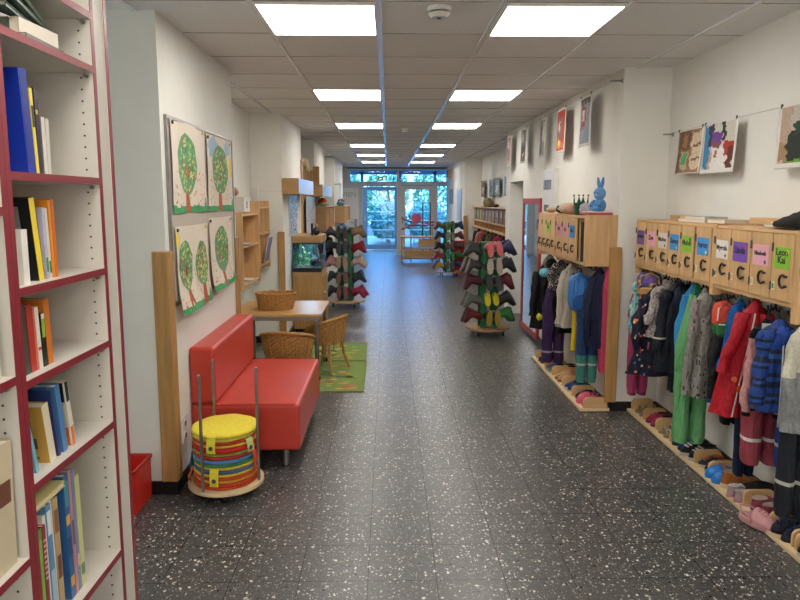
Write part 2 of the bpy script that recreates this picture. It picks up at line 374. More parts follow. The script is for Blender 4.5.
# smoke detectors
def detector(x, y, label):
    t = thing('smoke_detector', label, 'smoke detector', (x, y, H-.002), group='smoke detectors on the ceiling')
    MB().cyl((0, 0, -.022), (0, 0, 0), .062, 'white_plastic', n=28).build('mount_plate', t)
    MB().cyl((0, 0, -.03), (0, 0, -.022), .05, 'gap', n=28).build('vent_gap', t)
    MB().cyl((0, 0, -.05), (0, 0, -.03), .04, 'white_plastic', .057, n=28).cyl((0, 0, -.053), (0, 0, -.05), .012, 'steel_dark', n=12).build('detector_head', t)
for x, y, l in ((.262, 3.42, 'nearest'), (.25, 9.02, 'middle'), (.25, 14.3, 'farthest')):
    detector(x, y, 'round white smoke detector on the ceiling, %s of three' % l)

# ================================================================ LEFT: BOOKSHELF
SX = -.83; SD = -1.13
def side_panel(t, y0, y1, holes=0, name='side_panel'):
    p = box(SD, SX-.002, y0, y1, 0, 2.56, 'white_lam').build(name, t)
    box(SX-.002, SX, y0, y1, 0, 2.56, 'red_edge').build('edge_strip', p, label='dark red edge strip')
    if holes:
        h = MB()
        for xx in (SX-.035, SX-.26):
            for k in range(70):
                z = .2+k*.032
                h.box(xx-.0025, xx+.0025, y0-.0012 if holes < 0 else y1, y0 if holes < 0 else y1+.0012, z-.0025, z+.0025, 'screw')
        h.build('peg_holes', p)
def shelf_board(t, y0, y1, z):
    p = box(SD, SX-.002, y0, y1, z-.019, z, 'white_lam').build('shelf', t)
    box(SX-.002, SX, y0, y1, z-.019, z, 'red_edge').build('edge_strip', p, label='dark red edge strip')
    MB().cyl((SX-.02, y1-.012, z-.027), (SX-.02, y1, z-.027), .006, 'steel', n=8).build('shelf_pin', t)
t = thing('bookshelf', 'tall white open bookshelf with dark red edges, nearer the white double end panel', 'bookshelf', (0, 0, 0))
side_panel(t, 1.437, 1.455); side_panel(t, 1.897, 1.915, -1)
side_panel(t, 1.985, 2.003, 0, 'end_panel')
box(SD, SX-.004, 1.915, 1.985, 0, 2.56, 'white_lam').build('filler_strip', t)
for z in (2.024, 1.713, 1.452, 1.236, .987, .573, .2, 2.17): shelf_board(t, 1.455, 1.897, z)
box(SD, SX, 1.437, 2.003, 2.56, 2.58, 'white_lam').build('top_board', t); box(SD, SD+.006, 1.455, 1.897, .1, 2.56, 'white_lam').build('back_panel', t)
t = thing('bookshelf', 'tall white bookshelf with dark red edges cut by the left frame edge', 'bookshelf', (0, 0, 0))
side_panel(t, 1.417, 1.436, -1); side_panel(t, .75, .769)
for z in (2.3, 1.96, 1.635, 1.259, .828, .42): shelf_board(t, .769, 1.417, z)
box(SD, SX, .75, 1.436, 2.56, 2.58, 'white_lam').build('top_board', t); box(SD, SD+.006, .769, 1.417, .1, 2.56, 'white_lam').build('back_panel', t)

def book(y0, y1, z, h, col, label, depth=.2, lean=0, x=-.86, deco=None, spine=None, group='books on the shelves'):
    """upright book, spine towards the corridor (+X); lean tips its top towards the viewer"""
    t = thing('book', label, 'book', (x, (y0+y1)/2, z), group=group, rot=(radians(lean), 0, 0))
    w = (y1-y0)/2; c = MB(); e = .0018
    c.box(-depth, 0, -w, -w+e, 0, h, 'gloss', col); c.box(-depth, 0, w-e, w, 0, h, 'gloss', col); c.box(-e, 0, -w+e, w-e, 0, h, 'gloss', spine or col)
    if deco:
        for (a, b2, c0, c1, cc) in deco:   # on near cover: u,v fractions; u<0 => spine band
            if a is None: c.box(0, .0006, -w*.75, w*.75, c0*h, c1*h, 'gloss', cc)
            else: c.box(-depth*b2, -depth*a, -w-.0006, -w, c0*h, c1*h, 'gloss', cc)
    c.build('cover', t)
    if w > .003: box(-depth+.004, -e, -w+e, w-e, .003, h-.003, 'paper', '#D9D0BE').build('pages', t)
    return t
Bk = 'on the '
S2, S3, S4, S5, S6 = 1.713, 1.452, 1.236, .987, .573
book(1.56, 1.578, S2, .2, '#2E3A6E', 'dark blue slim book squeezed left of the blue binder', lean=3, x=-.92, depth=.18)
book(1.583, 1.618, S2, .245, '#15309A', 'large cobalt blue binder on the second shelf down', .25, 4, deco=[(None, 0, .1, .93, '#1B2F86')])
book(1.62, 1.632, S2, .205, '#E3D04E', 'thin yellow book right of the blue binder', lean=3, deco=[(None, 0, .55, .8, '#2B2B2B')])
book(1.633, 1.646, S2, .208, '#2A2438', 'thin dark violet book right of the thin yellow one', lean=1, deco=[(None, 0, .7, .75, '#C8B040')])
book(1.648, 1.656, S2, .185, '#4D3F52', 'slim plum coloured booklet before the two white booklets', lean=1)
book(1.658, 1.672, S2, .142, '#D5CFC4', 'short white booklet, nearer of two, beside blue binder', lean=1)
book(1.675, 1.69, S2, .140, '#C9C5BD', 'short white booklet, farther of two, beside blue binder', lean=0)
book(1.47, 1.50, S3, .225, '#23396B', 'dark blue book behind the black paperback', .12, 0, x=-.98)
book(1.512, 1.537, S3, .13, '#E2DED6', 'low white box file in front of the black paperback', .05, 0, x=-.85)
book(1.595, 1.622, S3, .205, '#1A1A1C', 'black paperback with grey text panel and yellow spine', .15, 7, deco=[(.18, .85, .45, .9, '#8C8C8C'), (.2, .7, .07, .17, '#D8D8D8'), (.25, .6, .25, .3, '#5A3B6B')], spine='#E8CF3C')
book(1.634, 1.646, S3, .18, '#B9B4C4', 'pale lilac paperback right of black yellow-spined book', lean=2, deco=[(None, 0, .1, .3, '#4A7A3A')])
book(1.648, 1.658, S3, .178, '#D8D3C9', 'white paperback left of the two orange books', lean=2, deco=[(None, 0, .08, .25, '#3A6B40')])
book(1.662, 1.674, S3, .198, '#D98A2E', 'light orange book, nearer of two', lean=1)
book(1.677, 1.69, S3, .2, '#C8691F', 'dark orange book, farther of two', lean=1)
book(1.508, 1.53, S4, .168, '#4A4A46', 'charcoal grey book, first on the third shelf', lean=3)
book(1.534, 1.556, S4, .165, '#B03A2E', 'red book beside the charcoal one', lean=3)
book(1.558, 1.567, S4, .155, '#D56A5A', 'salmon red booklet between red and white books', lean=2)
book(1.57, 1.586, S4, .155, '#DCD4C6', 'cream book left of the black and green book', lean=3, deco=[(None, 0, .3, .35, '#C04030')])
book(1.59, 1.608, S4, .135, '#1D211C', 'small black book with green picture on spine', lean=1, deco=[(None, 0, .55, .9, '#8FB040'), (None, 0, .9, .99, '#E0E0D8')])
book(1.613, 1.637, S4, .168, '#C9742A', 'orange book at the right end of its row', lean=3)
book(1.522, 1.535, S5, .185, '#6FAEC4', 'light blue picture book with two children on its cover', .22, 12, deco=[(.1, .25, .03, .16, '#3B2A22'), (.32, .5, .03, .18, '#5A4030'), (.1, .5, .0, .08, '#2B4B80')], x=-.86)
book(1.585, 1.617, S5, .158, '#D0A24C', 'tan yellow book with two small photos on cover', .16, 9, deco=[(.2, .62, .55, .75, '#45505C'), (.15, .58, .27, .45, '#6B4A42'), (.15, .5, .08, .13, '#8A6020')], spine='#D9D0B8')
book(1.63, 1.64, S5, .18, '#2B3E78', 'dark blue and white book behind the tan book', .2, 8, deco=[(.3, .8, .8, .95, '#E8E0C8')])
book(1.655, 1.678, S5, .188, '#4F7FB4', 'medium blue hardback leaning right of the tan book', .2, 8)
book(1.702, 1.722, S5, .185, '#D8D0C0', 'white book with orange foot and black head', .2, 8, deco=[(None, 0, 0, .3, '#D0702A'), (None, 0, .7, 1, '#161616'), (.02, .9, 0, .3, '#D0702A'), (.02, .9, .7, 1, '#161616')])
book(1.478, 1.505, S6, .28, '#5E8F3C', 'green children book with red figures, first on the low shelf', .2, 0, deco=[(.05, .5, .55, .8, '#B03A2E'), (None, 0, .1, .9, '#7DB04A'), (.3, .9, .1, .5, '#C8D060')], x=-.85)
book(1.508, 1.522, S6, .282, '#8F2B35', 'dark red patterned book beside the green children book', .2, 0, deco=[(None, 0, .5+.05*k, .52+.05*k, '#E0B0B0') for k in range(8)], x=-.85)
book(1.526, 1.54, S6, .3, '#D8D4CC', 'white picture book left of the pale blue spine', .2, 1, x=-.855)
book(1.544, 1.566, S6, .318, '#5E8EB8', 'white and blue tall book under the yellow flat book', .2, 1, deco=[(None, 0, 0, .45, '#A9C4D8'), (None, 0, .75, .95, '#E0E6EA')], x=-.855)
book(1.57, 1.58, S6, .32, '#E0DCD4', 'thin white tall book beside the tan one', .2, 1, x=-.86)
book(1.586, 1.61, S6, .316, '#B99E78', 'tan and brown tall picture book', .2, 1, deco=[(None, 0, .3, .5, '#6B3A28'), (None, 0, .7, .9, '#8A5A40')], x=-.86)
book(1.644, 1.668, S6, .352, '#2F5E92', 'thick blue sea picture book with yellow figures', .22, 1, deco=[(None, 0, .1, .18, '#D8A030'), (None, 0, .35, .5, '#1D3F6E'), (None, 0, .6, .68, '#E0B040'), (None, 0, .75, .95, '#3F8FA8')], x=-.86)
book(1.672, 1.686, S6, .355, '#B98A92', 'dusty pink tall book right of the blue sea book', .22, 1, deco=[(None, 0, .4, .6, '#6B4A70')], x=-.86)
book(1.689, 1.702, S6, .35, '#7A86A8', 'grey blue tall book beside dusty pink one', .22, 1, deco=[(None, 0, .2, .3, '#D8B8B0')], x=-.86)
book(1.705, 1.728, S6, .325, '#C9C98E', 'pale green tall book, last in the low row', .22, 1, deco=[(None, 0, .1, .2, '#4F8040')], x=-.86)
t = thing('book', 'large pale yellow picture book lying flat across the low row', 'book', (-.985, 1.553, S6+.326), rot=(radians(1), 0, 0))
box(-.14, .13, -.085, .085, 0, .004, 'gloss', '#D8CC86').box(-.14, .13, -.085, .085, .012, .016, 'gloss', '#DCCF8A').box(.05, .09, -.03, .02, .0161, .017, 'gloss', '#2F6FA0').build('cover', t)
box(-.138, .128, -.083, .083, .004, .012, 'paper', '#E4DCC8').build('pages', t)
# lying stacks on the top shelf
def flat_book(x, y, z, sx, sy, h, col, label, rz=0, rx=0, pg='#D8D0C0'):
    t = thing('book', label, 'book', (x, y, z), group='books lying on the top shelf', rot=(radians(rx), 0, radians(rz)))
    e = .0015
    MB().box(-sx/2, sx/2, -sy/2, sy/2, 0, e, 'gloss', col).box(-sx/2, sx/2, -sy/2, sy/2, h-e, h, 'gloss', col).box(sx/2-e, sx/2, -sy/2, sy/2, e, h-e, 'gloss', col).build('cover', t)
    box(-sx/2, sx/2-e, -sy/2+.003, sy/2-.003, e, h-e, 'paper', pg).build('pages', t)
ST = 2.024
flat_book(-.97, 1.55, ST, .2, .15, .014, '#C9C0AE', 'thin cream booklet lying at the left of the top shelf', 0)
flat_book(-.97, 1.7, ST, .22, .2, .02, '#3A3A38', 'dark grey book at the bottom of the right stack', 3)
flat_book(-.965, 1.69, ST+.02, .2, .17, .035, '#CFC6B6', 'thick white paperback on the dark grey book', -2)
flat_book(-.99, 1.57, ST+.02, .2, .16, .035, '#232A26', 'black curled booklet on the cream booklet', 5, 4)
flat_book(-.99, 1.66, ST+.062, .2, .22, .012, '#6E8078', 'pale green magazine on the white paperback', 8, -4)
flat_book(-.98, 1.66, ST+.076, .21, .24, .012, '#2E4A3C', 'dark green magazine under the topmost one', 10, -6)
flat_book(-.97, 1.64, ST+.09, .21, .24, .01, '#4C6A58', 'green magazine topmost of its stack', 13, -7)
# bottom shelf and left unit books
flat_book(-.97, 1.74, .2, .22, .18, .12, '#D0CCC2', 'white box lying on the lowest shelf', 0)
flat_book(-.97, 1.73, .32, .2, .16, .02, '#3A5E96', 'blue book on the white box on lowest shelf', 4)
book(1.30, 1.325, 1.259, .255, '#CFC8B8', 'white book with worn spine in the nearer bookshelf', .2, -1, x=-.855)
book(1.335, 1.395, 1.259, .262, '#D6D0C2', 'cream album with tattered spine in nearer bookshelf', .22, -1, x=-.85, deco=[(None, 0, .2, .25, '#A8A090'), (None, 0, .8, .85, '#A8A090')])
book(1.315, 1.40, .828, .29, '#C4B79A', 'thick beige picture book with brown horse patches', .24, -2, x=-.85, deco=[(.0, .6, .5, .72, '#6B4030'), (.2, .5, .28, .42, '#7A4A36'), (None, 0, .52, .7, '#6B4030')])

# red crate on the floor
t = thing('red_crate', 'red open-topped crate on the floor behind the bookshelf', 'crate', (-1.43, 3.36, 0))
c = MB()
for a in ((-.26, .1, -.12, -.11, 0, .24), (-.26, .1, .11, .12, 0, .24), (-.26, -.25, -.11, .11, 0, .24), (.09, .1, -.11, .11, 0, .24), (-.25, .09, -.11, .11, 0, .012)): c.box(*a, 'red_box')
c.build('crate_body', t, bevel=.003)
c = MB()
for a in ((-.265, .105, -.127, -.12), (-.265, .105, .12, .127), (-.266, -.26, -.12, .12), (.1, .107, -.12, .12)): c.box(a[0], a[1], a[2], a[3], .225, .243, 'red_dark')
c.build('rim', t)
# socket
t = thing('wall_socket', 'white double wall socket low on the wall left of the red sofa', 'socket', (LX, 3.66, .32))
box(0, .01, -.04, .04, -.075, .075, 'white_plastic').build('socket_plate', t, bevel=.002)
for z in (-.036, .036): MB().cyl((.01, 0, z), (.014, 0, z), .024, 'white_paint', n=20).cyl((.0142, 0, z), (.0143, 0, z), .018, 'gap', n=20).build('socket_outlet', t)

# ================================================================ pin board with paintings
t = thing('pin_board', 'framed pin board on the left wall holding four tree paintings', 'pin board', (LX, 0, 0))
box(.001, .012, 3.57, 5.01, 1.08, 2.09, 'paper', '#B9AFA2').build('board_surface', t)
f = MB()
for a in ((3.555, 3.57, 1.06, 2.105), (5.01, 5.025, 1.06, 2.105), (3.57, 5.01, 2.09, 2.105), (3.57, 5.01, 1.06, 1.08)): f.box(.001, .018, *a, 'steel')
f.build('board_frame', t)
def painting(y0, y1, z0, z1, trees, label, curl=0, yellow=None, sky=None, seed=1):
    R = random.Random(seed); x0 = LX+.014; Wd = y1-y0; Hh = z1-z0
    def P(u, v, o=0):   # v=0 bottom
        cx = curl*max(0, .55-v)**2*(1 + .6*sin(u*5))
        return (x0+.004+cx+.006*sin(u*9+v*3)+o, y0+u*Wd, z0+v*Hh+curl*.15*max(0, .3-v)*sin(u*4))
    mb = MB(); n = 16
    mb.add([P(i/n, j/n) for i in range(n+1) for j in range(n+1)], [(i*(n+1)+j, (i+1)*(n+1)+j, (i+1)*(n+1)+j+1, i*(n+1)+j+1) for i in range(n) for j in range(n)], 'paper', '#DDD2C2', True)
    def blob(u, v, ru, rv, col, o, k=14, wob=.12, ph=0):
        ring = [(u+ru*cos(2*pi*a/k)*(1+wob*sin(3*a+ph)), v+rv*sin(2*pi*a/k)*(1+wob*cos(2*a+ph))) for a in range(k)]
        for a in range(k):
            q = ring[a]; r = ring[(a+1) % k]; m1 = ((u+q[0])/2, (v+q[1])/2); m2 = ((u+r[0])/2, (v+r[1])/2)
            mb.face([P(u, v, o), P(*m1, o), P(*m2, o)], 'paper', col); mb.face([P(*m1, o), P(*q, o), P(*r, o), P(*m2, o)], 'paper', col)
    if sky: blob(.25, .85, .2, .13, '#9FB9CF', .0006, wob=.3); blob(.8, .88, .15, .1, '#A8BFD0', .0006)
    if yellow: blob(*yellow, '#E8CF5A', .0008)
    for i in range(12):   # grass
        g0 = .06+.02*R.random(); mb.face([P(i/12, .002, .001), P((i+1)/12, .002, .001), P((i+1)/12, g0, .001), P(i/12, g0+.015*R.random(), .001)], 'paper', jit('#3F9A5E'))
    blob(.93, .08, .04, .09, '#45A062', .0012)
    for (u, v, ru, rv) in trees:
        for k in range(8):
            a = k/8*(v); b = (k+1)/8*v
            wa = .06*(1-a/v)**1.5+.024; wb = .06*(1-b/v)**1.5+.024
            mb.face([P(u-wa, a+.005, .0014), P(u+wa, a+.005, .0014), P(u+wb, b+.005, .0014), P(u-wb, b+.005, .0014)], 'paper', '#A85A38')
        blob(u, v+.04, ru, rv, '#68996F', .0018, 18, .05, R.random()*6)
        for _ in range(9):
            an = R.uniform(.3, 2.8); ln = R.uniform(.3, .75)
            a0 = (u, v-rv*.35); a1 = (u+cos(an)*ru*ln, v-rv*.35+sin(an)*rv*ln*1.1)
            mb.face([P(a0[0]-.008, a0[1], .0024), P(a0[0]+.008, a0[1], .0024), P(a1[0]+.004, a1[1], .0024), P(a1[0]-.004, a1[1], .0024)], 'paper', '#9A5A3A')
        for _ in range(110):
            an = R.uniform(0, 6.28); rr = sqrt(R.random())*.88; s = .016
            cu, cv = u+cos(an)*ru*rr, v+.04+sin(an)*rv*rr
            mb.face([P(cu-s, cv-s, .003), P(cu+s*.6, cv-s*.8, .003), P(cu+s, cv+s, .003), P(cu-s*.5, cv+s*1.2, .003)], 'paper', R.choice(['#D8CE70', '#B8CF7A', '#C05A40', '#7FBF78', '#E0D890', '#3F8A50']))
    for _ in range(70):
        cu, cv = R.uniform(.04, .96), R.uniform(.08, .48)
        if any(abs(cu-t[0]) < .06 for t in trees): continue
        s = R.uniform(.006, .014); mb.face([P(cu-s, cv-s, .0016), P(cu+s*.7, cv-s*.8, .0016), P(cu+s, cv+s, .0016), P(cu-s*.6, cv+s*1.2, .0016)], 'paper', R.choice(['#B8584A', '#C87A6A', '#C8604A', '#D8A090']))
    for u in (.06, .94): mb.cyl(P(u, .96, 0), P(u, .96, .01), .01, 'steel_dark' if u < .5 else 'gloss', n=8, col='#D8C890')
    return mb.build('child_painting', label=label, cat='painting', group='children tree paintings')
painting(3.6, 4.27, 1.575, 2.095, [(.42, .5, .25, .34)], 'tree painting with one broad crown, upper left of four on the pin board', 0, seed=2)
painting(4.3, 4.99, 1.575, 2.08, [(.48, .52, .28, .33)], 'tree painting with blue sky and yellow sun, upper right of four', 0, (.92, .62, .09, .16), 1, seed=3)
painting(3.61, 4.27, 1.0, 1.5, [(.25, .5, .21, .29), (.74, .48, .21, .28)], 'curling painting with two trees side by side, lower left of four', .11, (.06, .85, .07, .1), seed=4)
painting(4.29, 4.93, 1.04, 1.53, [(.48, .5, .27, .33)], 'tree painting with one slim crown, lower right of four', .1, seed=5)

# ================================================================ SOFA
def cushion(mb, x0, x1, y0, y1, z0, z1, r=.025, m='red_leather'): mb.box(x0, x1, y0, y1, z0, z1, m)
t = thing('sofa', 'red faux leather two-seat sofa against the left wall', 'sofa', (0, 0, 0))
s = box(-1.196, -.54, 3.8, 4.95, .125, .42, 'red_leather').build('seat', t, bevel=.022)
s.modifiers['bevel'].segments = 4
s = box(-1.196, -1.045, 3.8, 4.95, .422, .775, 'red_leather').build('backrest', t, bevel=.022); s.modifiers['bevel'].segments = 4
pm = MB()
for y in (3.803, 4.947):
    pm.tube([(-1.17, y, .418), (-.57, y, .418)], .003, 'red_dark', 6)
pm.tube([(-.543, 3.825, .4), (-.543, 3.825, .15)], .003, 'red_dark', 6)
pm.build('piping', t)
for x, y in ((-1.1, 3.89), (-.645, 3.89), (-1.1, 4.86), (-.645, 4.86)): MB().cyl((x, y, 0), (x, y, .126), .022, 'steel', n=16).cyl((x, y, 0), (x, y, .004), .026, 'black', n=16).build('leg', t)

# ================================================================ CUSHION TROLLEY
CX, CY, CR = -.922, 3.52, .197
t = thing('cushion_trolley', 'round wooden trolley board with three upright steel rods before the sofa', 'trolley', (CX, CY, 0))
MB().cyl((0, 0, .062), (0, 0, .08), CR+.012, 'ply', n=48).build('base_board', t)
for a in (244, 122, 352):
    x, y = cos(radians(a))*(CR-.006), sin(radians(a))*(CR-.006)
    MB().cyl((x, y, .08), (x, y, .725), .0085, 'steel', n=14).sphere((x, y, .725), .0085, 'steel').build('rod', t)
for a in (-80, 40, 160):
    x, y = cos(radians(a))*.14, sin(radians(a))*.14
    c = MB().box(x-.012, x+.012, y-.015, y+.015, .045, .062, 'steel_dark').build('castor', t)
    MB().cyl((x-.01, y, .0235), (x+.01, y, .0235), .023, 'black', n=16).build('wheel', c)
cols = [('#C4512B', 'orange', .017), ('#B8442A', 'rust red', .016), ('#D6A53A', 'ochre', .016), ('#C4512B', 'orange', .017), ('#D8C04A', 'mustard', .016), ('#4E6480', 'slate blue', .02), ('#D8BE48', 'mustard', .015), ('#3F7A4A', 'green', .014),
        ('#5680B0', 'sky blue', .02), ('#B0352A', 'dark red', .018), ('#8FA84A', 'olive', .015), ('#B82C26', 'crimson', .026), ('#D8B03C', 'golden', .014), ('#BC4530', 'brick red', .02), ('#C8B84A', 'lime yellow', .015), ('#ECD648', 'bright yellow', .022)]
z = .08
pos = ['at the very bottom', 'second from bottom', 'third from bottom', 'fourth from bottom', 'fifth from bottom', 'sixth from bottom', 'seventh from bottom', 'eighth from bottom', 'ninth from bottom', 'tenth from bottom', 'sixth from top', 'fifth from top', 'fourth from top', 'third from top', 'second from top', 'on top']
for k, (cc, nm, h) in enumerate(cols):
    h *= 1.13
    r = CR-.02+rnd(-.005, .005)
    if k == 15: r = CR-.012
    dx, dy = rnd(-.005, .005), rnd(-.005, .005)
    t = thing('seat_cushion', '%s round floor cushion %s of the trolley stack' % (nm, pos[k]), 'cushion', (CX+dx, CY+dy, z), rotz=rnd(0, 6), group='round floor cushions on the trolley')
    n = 40; rings = []
    for (rr, zz) in ((r*.93, .0005), (r*.975, h*.12), (r, h*.5), (r*.975, h*.86), (r*.94, h*.97), (r*.5, h)):
        rings.append([(rr*cos(2*pi*q/n), rr*sin(2*pi*q/n), zz+.0012*sin(5*q)*(rr > .1)) for q in range(n)])
    MB().loft(rings, 'cloth', cc).build('cushion_pad', t)
    # carrying tab
    ang = {15: 262, 13: 330, 11: 165, 8: 178, 6: 263, 4: 200, 9: 345}.get(k)
    if ang is not None:
        a = radians(ang)-t.rotation_euler.z; L = {15: .075, 13: .06, 11: .05, 8: .09, 6: .1, 4: .06, 9: .1}[k]
        L = min(L, z+h*.9-.085) if k not in (6,) else .085
        ux, uy = cos(a), sin(a); px, py = -uy, ux
        m = MB(); w = .024
        tab = {15: '#D9CC46', 13: '#B9C07A', 9: '#D2502C', 6: '#E0CE3E', 11: '#A82620', 8: '#5C86B4', 4: '#C8602C'}[k]
        pts = [(r*.98, h*.8), (r+.006, h*.7), (r+.014, h*.2-L*.3), (r+.018+.01*(k == 4), h*.2-L*.7), (r+.016, h*.2-L)]
        for i in range(len(pts)-1):
            (r0, z0), (r1, z1) = pts[i], pts[i+1]
            m.prism([(ux*r0+px*w, uy*r0+py*w, z0), (ux*r0-px*w, uy*r0-py*w, z0), (ux*r1-px*w, uy*r1-py*w, z1), (ux*r1+px*w, uy*r1+py*w, z1)], (ux*.003, uy*.003, 0), 'cloth', tab)
        tb = m.build('strap', t)
        if k in (15, 13, 6, 9):
            rr = r+.019; zz = h*.2-L*.62
            MB().cyl((ux*rr, uy*rr, zz), (ux*(rr+.003), uy*(rr+.003), zz), .012, 'steel_dark', n=14).cyl((ux*(rr+.003), uy*(rr+.003), zz), (ux*(rr+.004), uy*(rr+.004), zz), .006, 'chrome', n=10).build('snap_button', tb)
    z += h

# ================================================================ TABLE, BASKET, WICKER CHAIRS, RUGS
t = thing('play_table', 'low beech children table with grey steel legs behind the sofa', 'table', (0, 0, 0))
TX0, TX1, TY0, TY1, TZ = -1.42, -.6, 5.72, 6.52, .632
box(TX0, TX1, TY0, TY1, TZ-.022, TZ, 'table').build('tabletop', t, bevel=.003)
f = MB()
for a in ((TX0+.03, TX1-.03, TY0+.02, TY0+.045), (TX0+.03, TX1-.03, TY1-.045, TY1-.02), (TX0+.03, TX0+.055, TY0+.045, TY1-.045), (TX1-.055, TX1-.03, TY0+.045, TY1-.045)): f.box(*a, TZ-.062, TZ-.022, 'steel')
f.build('table_frame', t)
for x, y in ((TX0+.05, TY0+.045), (TX1-.05, TY0+.045), (TX0+.05, TY1-.045), (TX1-.05, TY1-.045)):
    l = MB().cyl((x, y, .05), (x, y, TZ-.022), .019, 'steel', n=16).build('leg', t)
    MB().cyl((x, y-.012, .03), (x, y+.012, .03), .03, 'black', n=16).cyl((x, y-.014, .03), (x, y+.014, .03), .012, 'chrome', n=12).build('castor', l)

def weave_ring(cx, cy, rx, ry, z, n, amp, ph): return [(cx+(rx+amp*cos(k*pi+ph))*cos(2*pi*k/n), cy+(ry+amp*cos(k*pi+ph))*sin(2*pi*k/n), z) for k in range(n)]
t = thing('wicker_basket', 'oval wicker bread basket standing on the low table', 'basket', (-1.055, 6.02, .632))
b = MB(); rings = []
for i in range(15):
    v = i/14; rings.append(weave_ring(0, 0, .155+.035*v, .11+.028*v, .003+v*.145, 56, .0022, i*pi))
for i in range(15):
    v = 1-i/14; rings.append(weave_ring(0, 0, .147+.035*v, .102+.028*v, .008+v*.14, 56, .0015, i*pi))
b.loft(rings, 'wicker', sm=False); b.build('basket_wall', t)
r = MB(); r.tube([((.188)*cos(a), (.137)*sin(a), .152+.003*sin(a*14)) for a in [2*pi*k/60 for k in range(61)]], .0085, 'wicker', 8); r.build('rim', t)
r = MB()
for k in range(28):
    a = 2*pi*k/28; r.tube([(.158*cos(a), .113*sin(a), .002), (.192*cos(a), .14*sin(a), .148)], .0028, 'wicker', 5)
r.build('stakes', t)
def wicker_chair(loc, rz, label):
    t = thing('wicker_chair', label, 'chair', loc, rz, 'small wicker armchairs at the low table')
    s = MB(); n = 32
    s.loft([[(.165*cos(2*pi*k/n), .155*sin(2*pi*k/n), z) for k in range(n)] for z in (.235, .25)], 'wicker', sm=False); s.build('seat', t)
    t.scale = (1.12, 1.0, 1.2)
    # curved woven back: open at the front (+Y), from arm to arm
    def top(a):  # a in -1..1 , 0 at the back
        return (.205*sin(a*2.35), -.205*cos(a*2.35)*.98, .455-.115*abs(a)**1.7)
    b = MB(); nn = 44
    cols = []
    for i in range(nn+1):
        a = -1+2*i/nn; tx, ty, tz = top(a); bx, by = .16*sin(a*2.35), -.15*cos(a*2.35)
        cols.append([(bx+(tx-bx)*j/16+.0028*sin(pi*(i+j))*0+.003*cos(pi*j+pi*i)*sin(a*2.35), by+(ty-by)*j/16-.003*cos(pi*j+pi*i)*cos(a*2.35), .245+(tz-.245)*j/16) for j in range(17)])
    for i in range(nn):
        for j in range(16): b.face([cols[i][j], cols[i+1][j], cols[i+1][j+1], cols[i][j+1]], 'wicker')
    b.build('backrest', t, solid=.006)
    r = MB(); r.tube([top(-1+2*k/40) for k in range(41)], .013, 'wicker', 8); r.build('arm_rail', t)
    r = MB()
    for k in range(9):
        a = -.95+1.9*k/8; tx, ty, tz = top(a); r.tube([(.163*sin(a*2.35), -.153*cos(a*2.35), .2), (tx, ty, tz)], .0065, 'wicker', 6)
    r.build('back_stakes', t)
    for sx in (-1, 1):
        for sy in (-1, 1):
            MB().tube([(sx*.12, sy*.1, .24), (sx*.135, sy*.115, .12), (sx*.17, sy*.155, .004)], [.014, .013, .011], 'wicker', 8).build('leg', t)
    MB().tube([(.115*cos(2*pi*k/24), .1*sin(2*pi*k/24), .14) for k in range(25)], .006, 'wicker', 6).build('stretcher_ring', t)
    return t
wicker_chair((-.865, 5.46, .01), radians(-6), 'small wicker chair with its back to the viewer behind the sofa')
wicker_chair((-.6, 6.12, .01), radians(68), 'small wicker chair at the right end of the low table')
def rug(x0, x1, y0, y1, label, seed):
    R = random.Random(seed); m = MB(); m.box(x0, x1, y0, y1, .001, .009, 'cloth', '#7D914B')
    for _ in range(44):
        cx = R.uniform(x0+.1, x1-.08); cy = R.uniform(y0+.08, y1-.08)
        if R.random() < .5: cx = R.uniform(x1-.35, x1-.1)
        a = R.uniform(.02, .07); b = R.uniform(.01, .03); ph = R.random()*6
        m.face([(cx+a*cos(2*pi*k/9)*(1+.25*sin(2*k+ph)), cy+b*sin(2*pi*k/9)*(1+.2*cos(3*k+ph)), .0095) for k in range(9)], 'cloth', R.choice(['#B8B04A', '#C89A50', '#A85A40', '#8FB060', '#D0C07A', '#5F8AA0', '#9FB848', '#C07A68']))
    return m.build('play_rug', label=label, cat='rug', group='green play rugs', bevel=0)
rug(-1.15, -.215, 5.42, 6.46, 'green play rug with printed village, nearer of two, under the chairs', 4)
rug(-1.2, -.235, 6.5, 7.36, 'green play rug with printed pattern, farther of two, behind the table', 9)

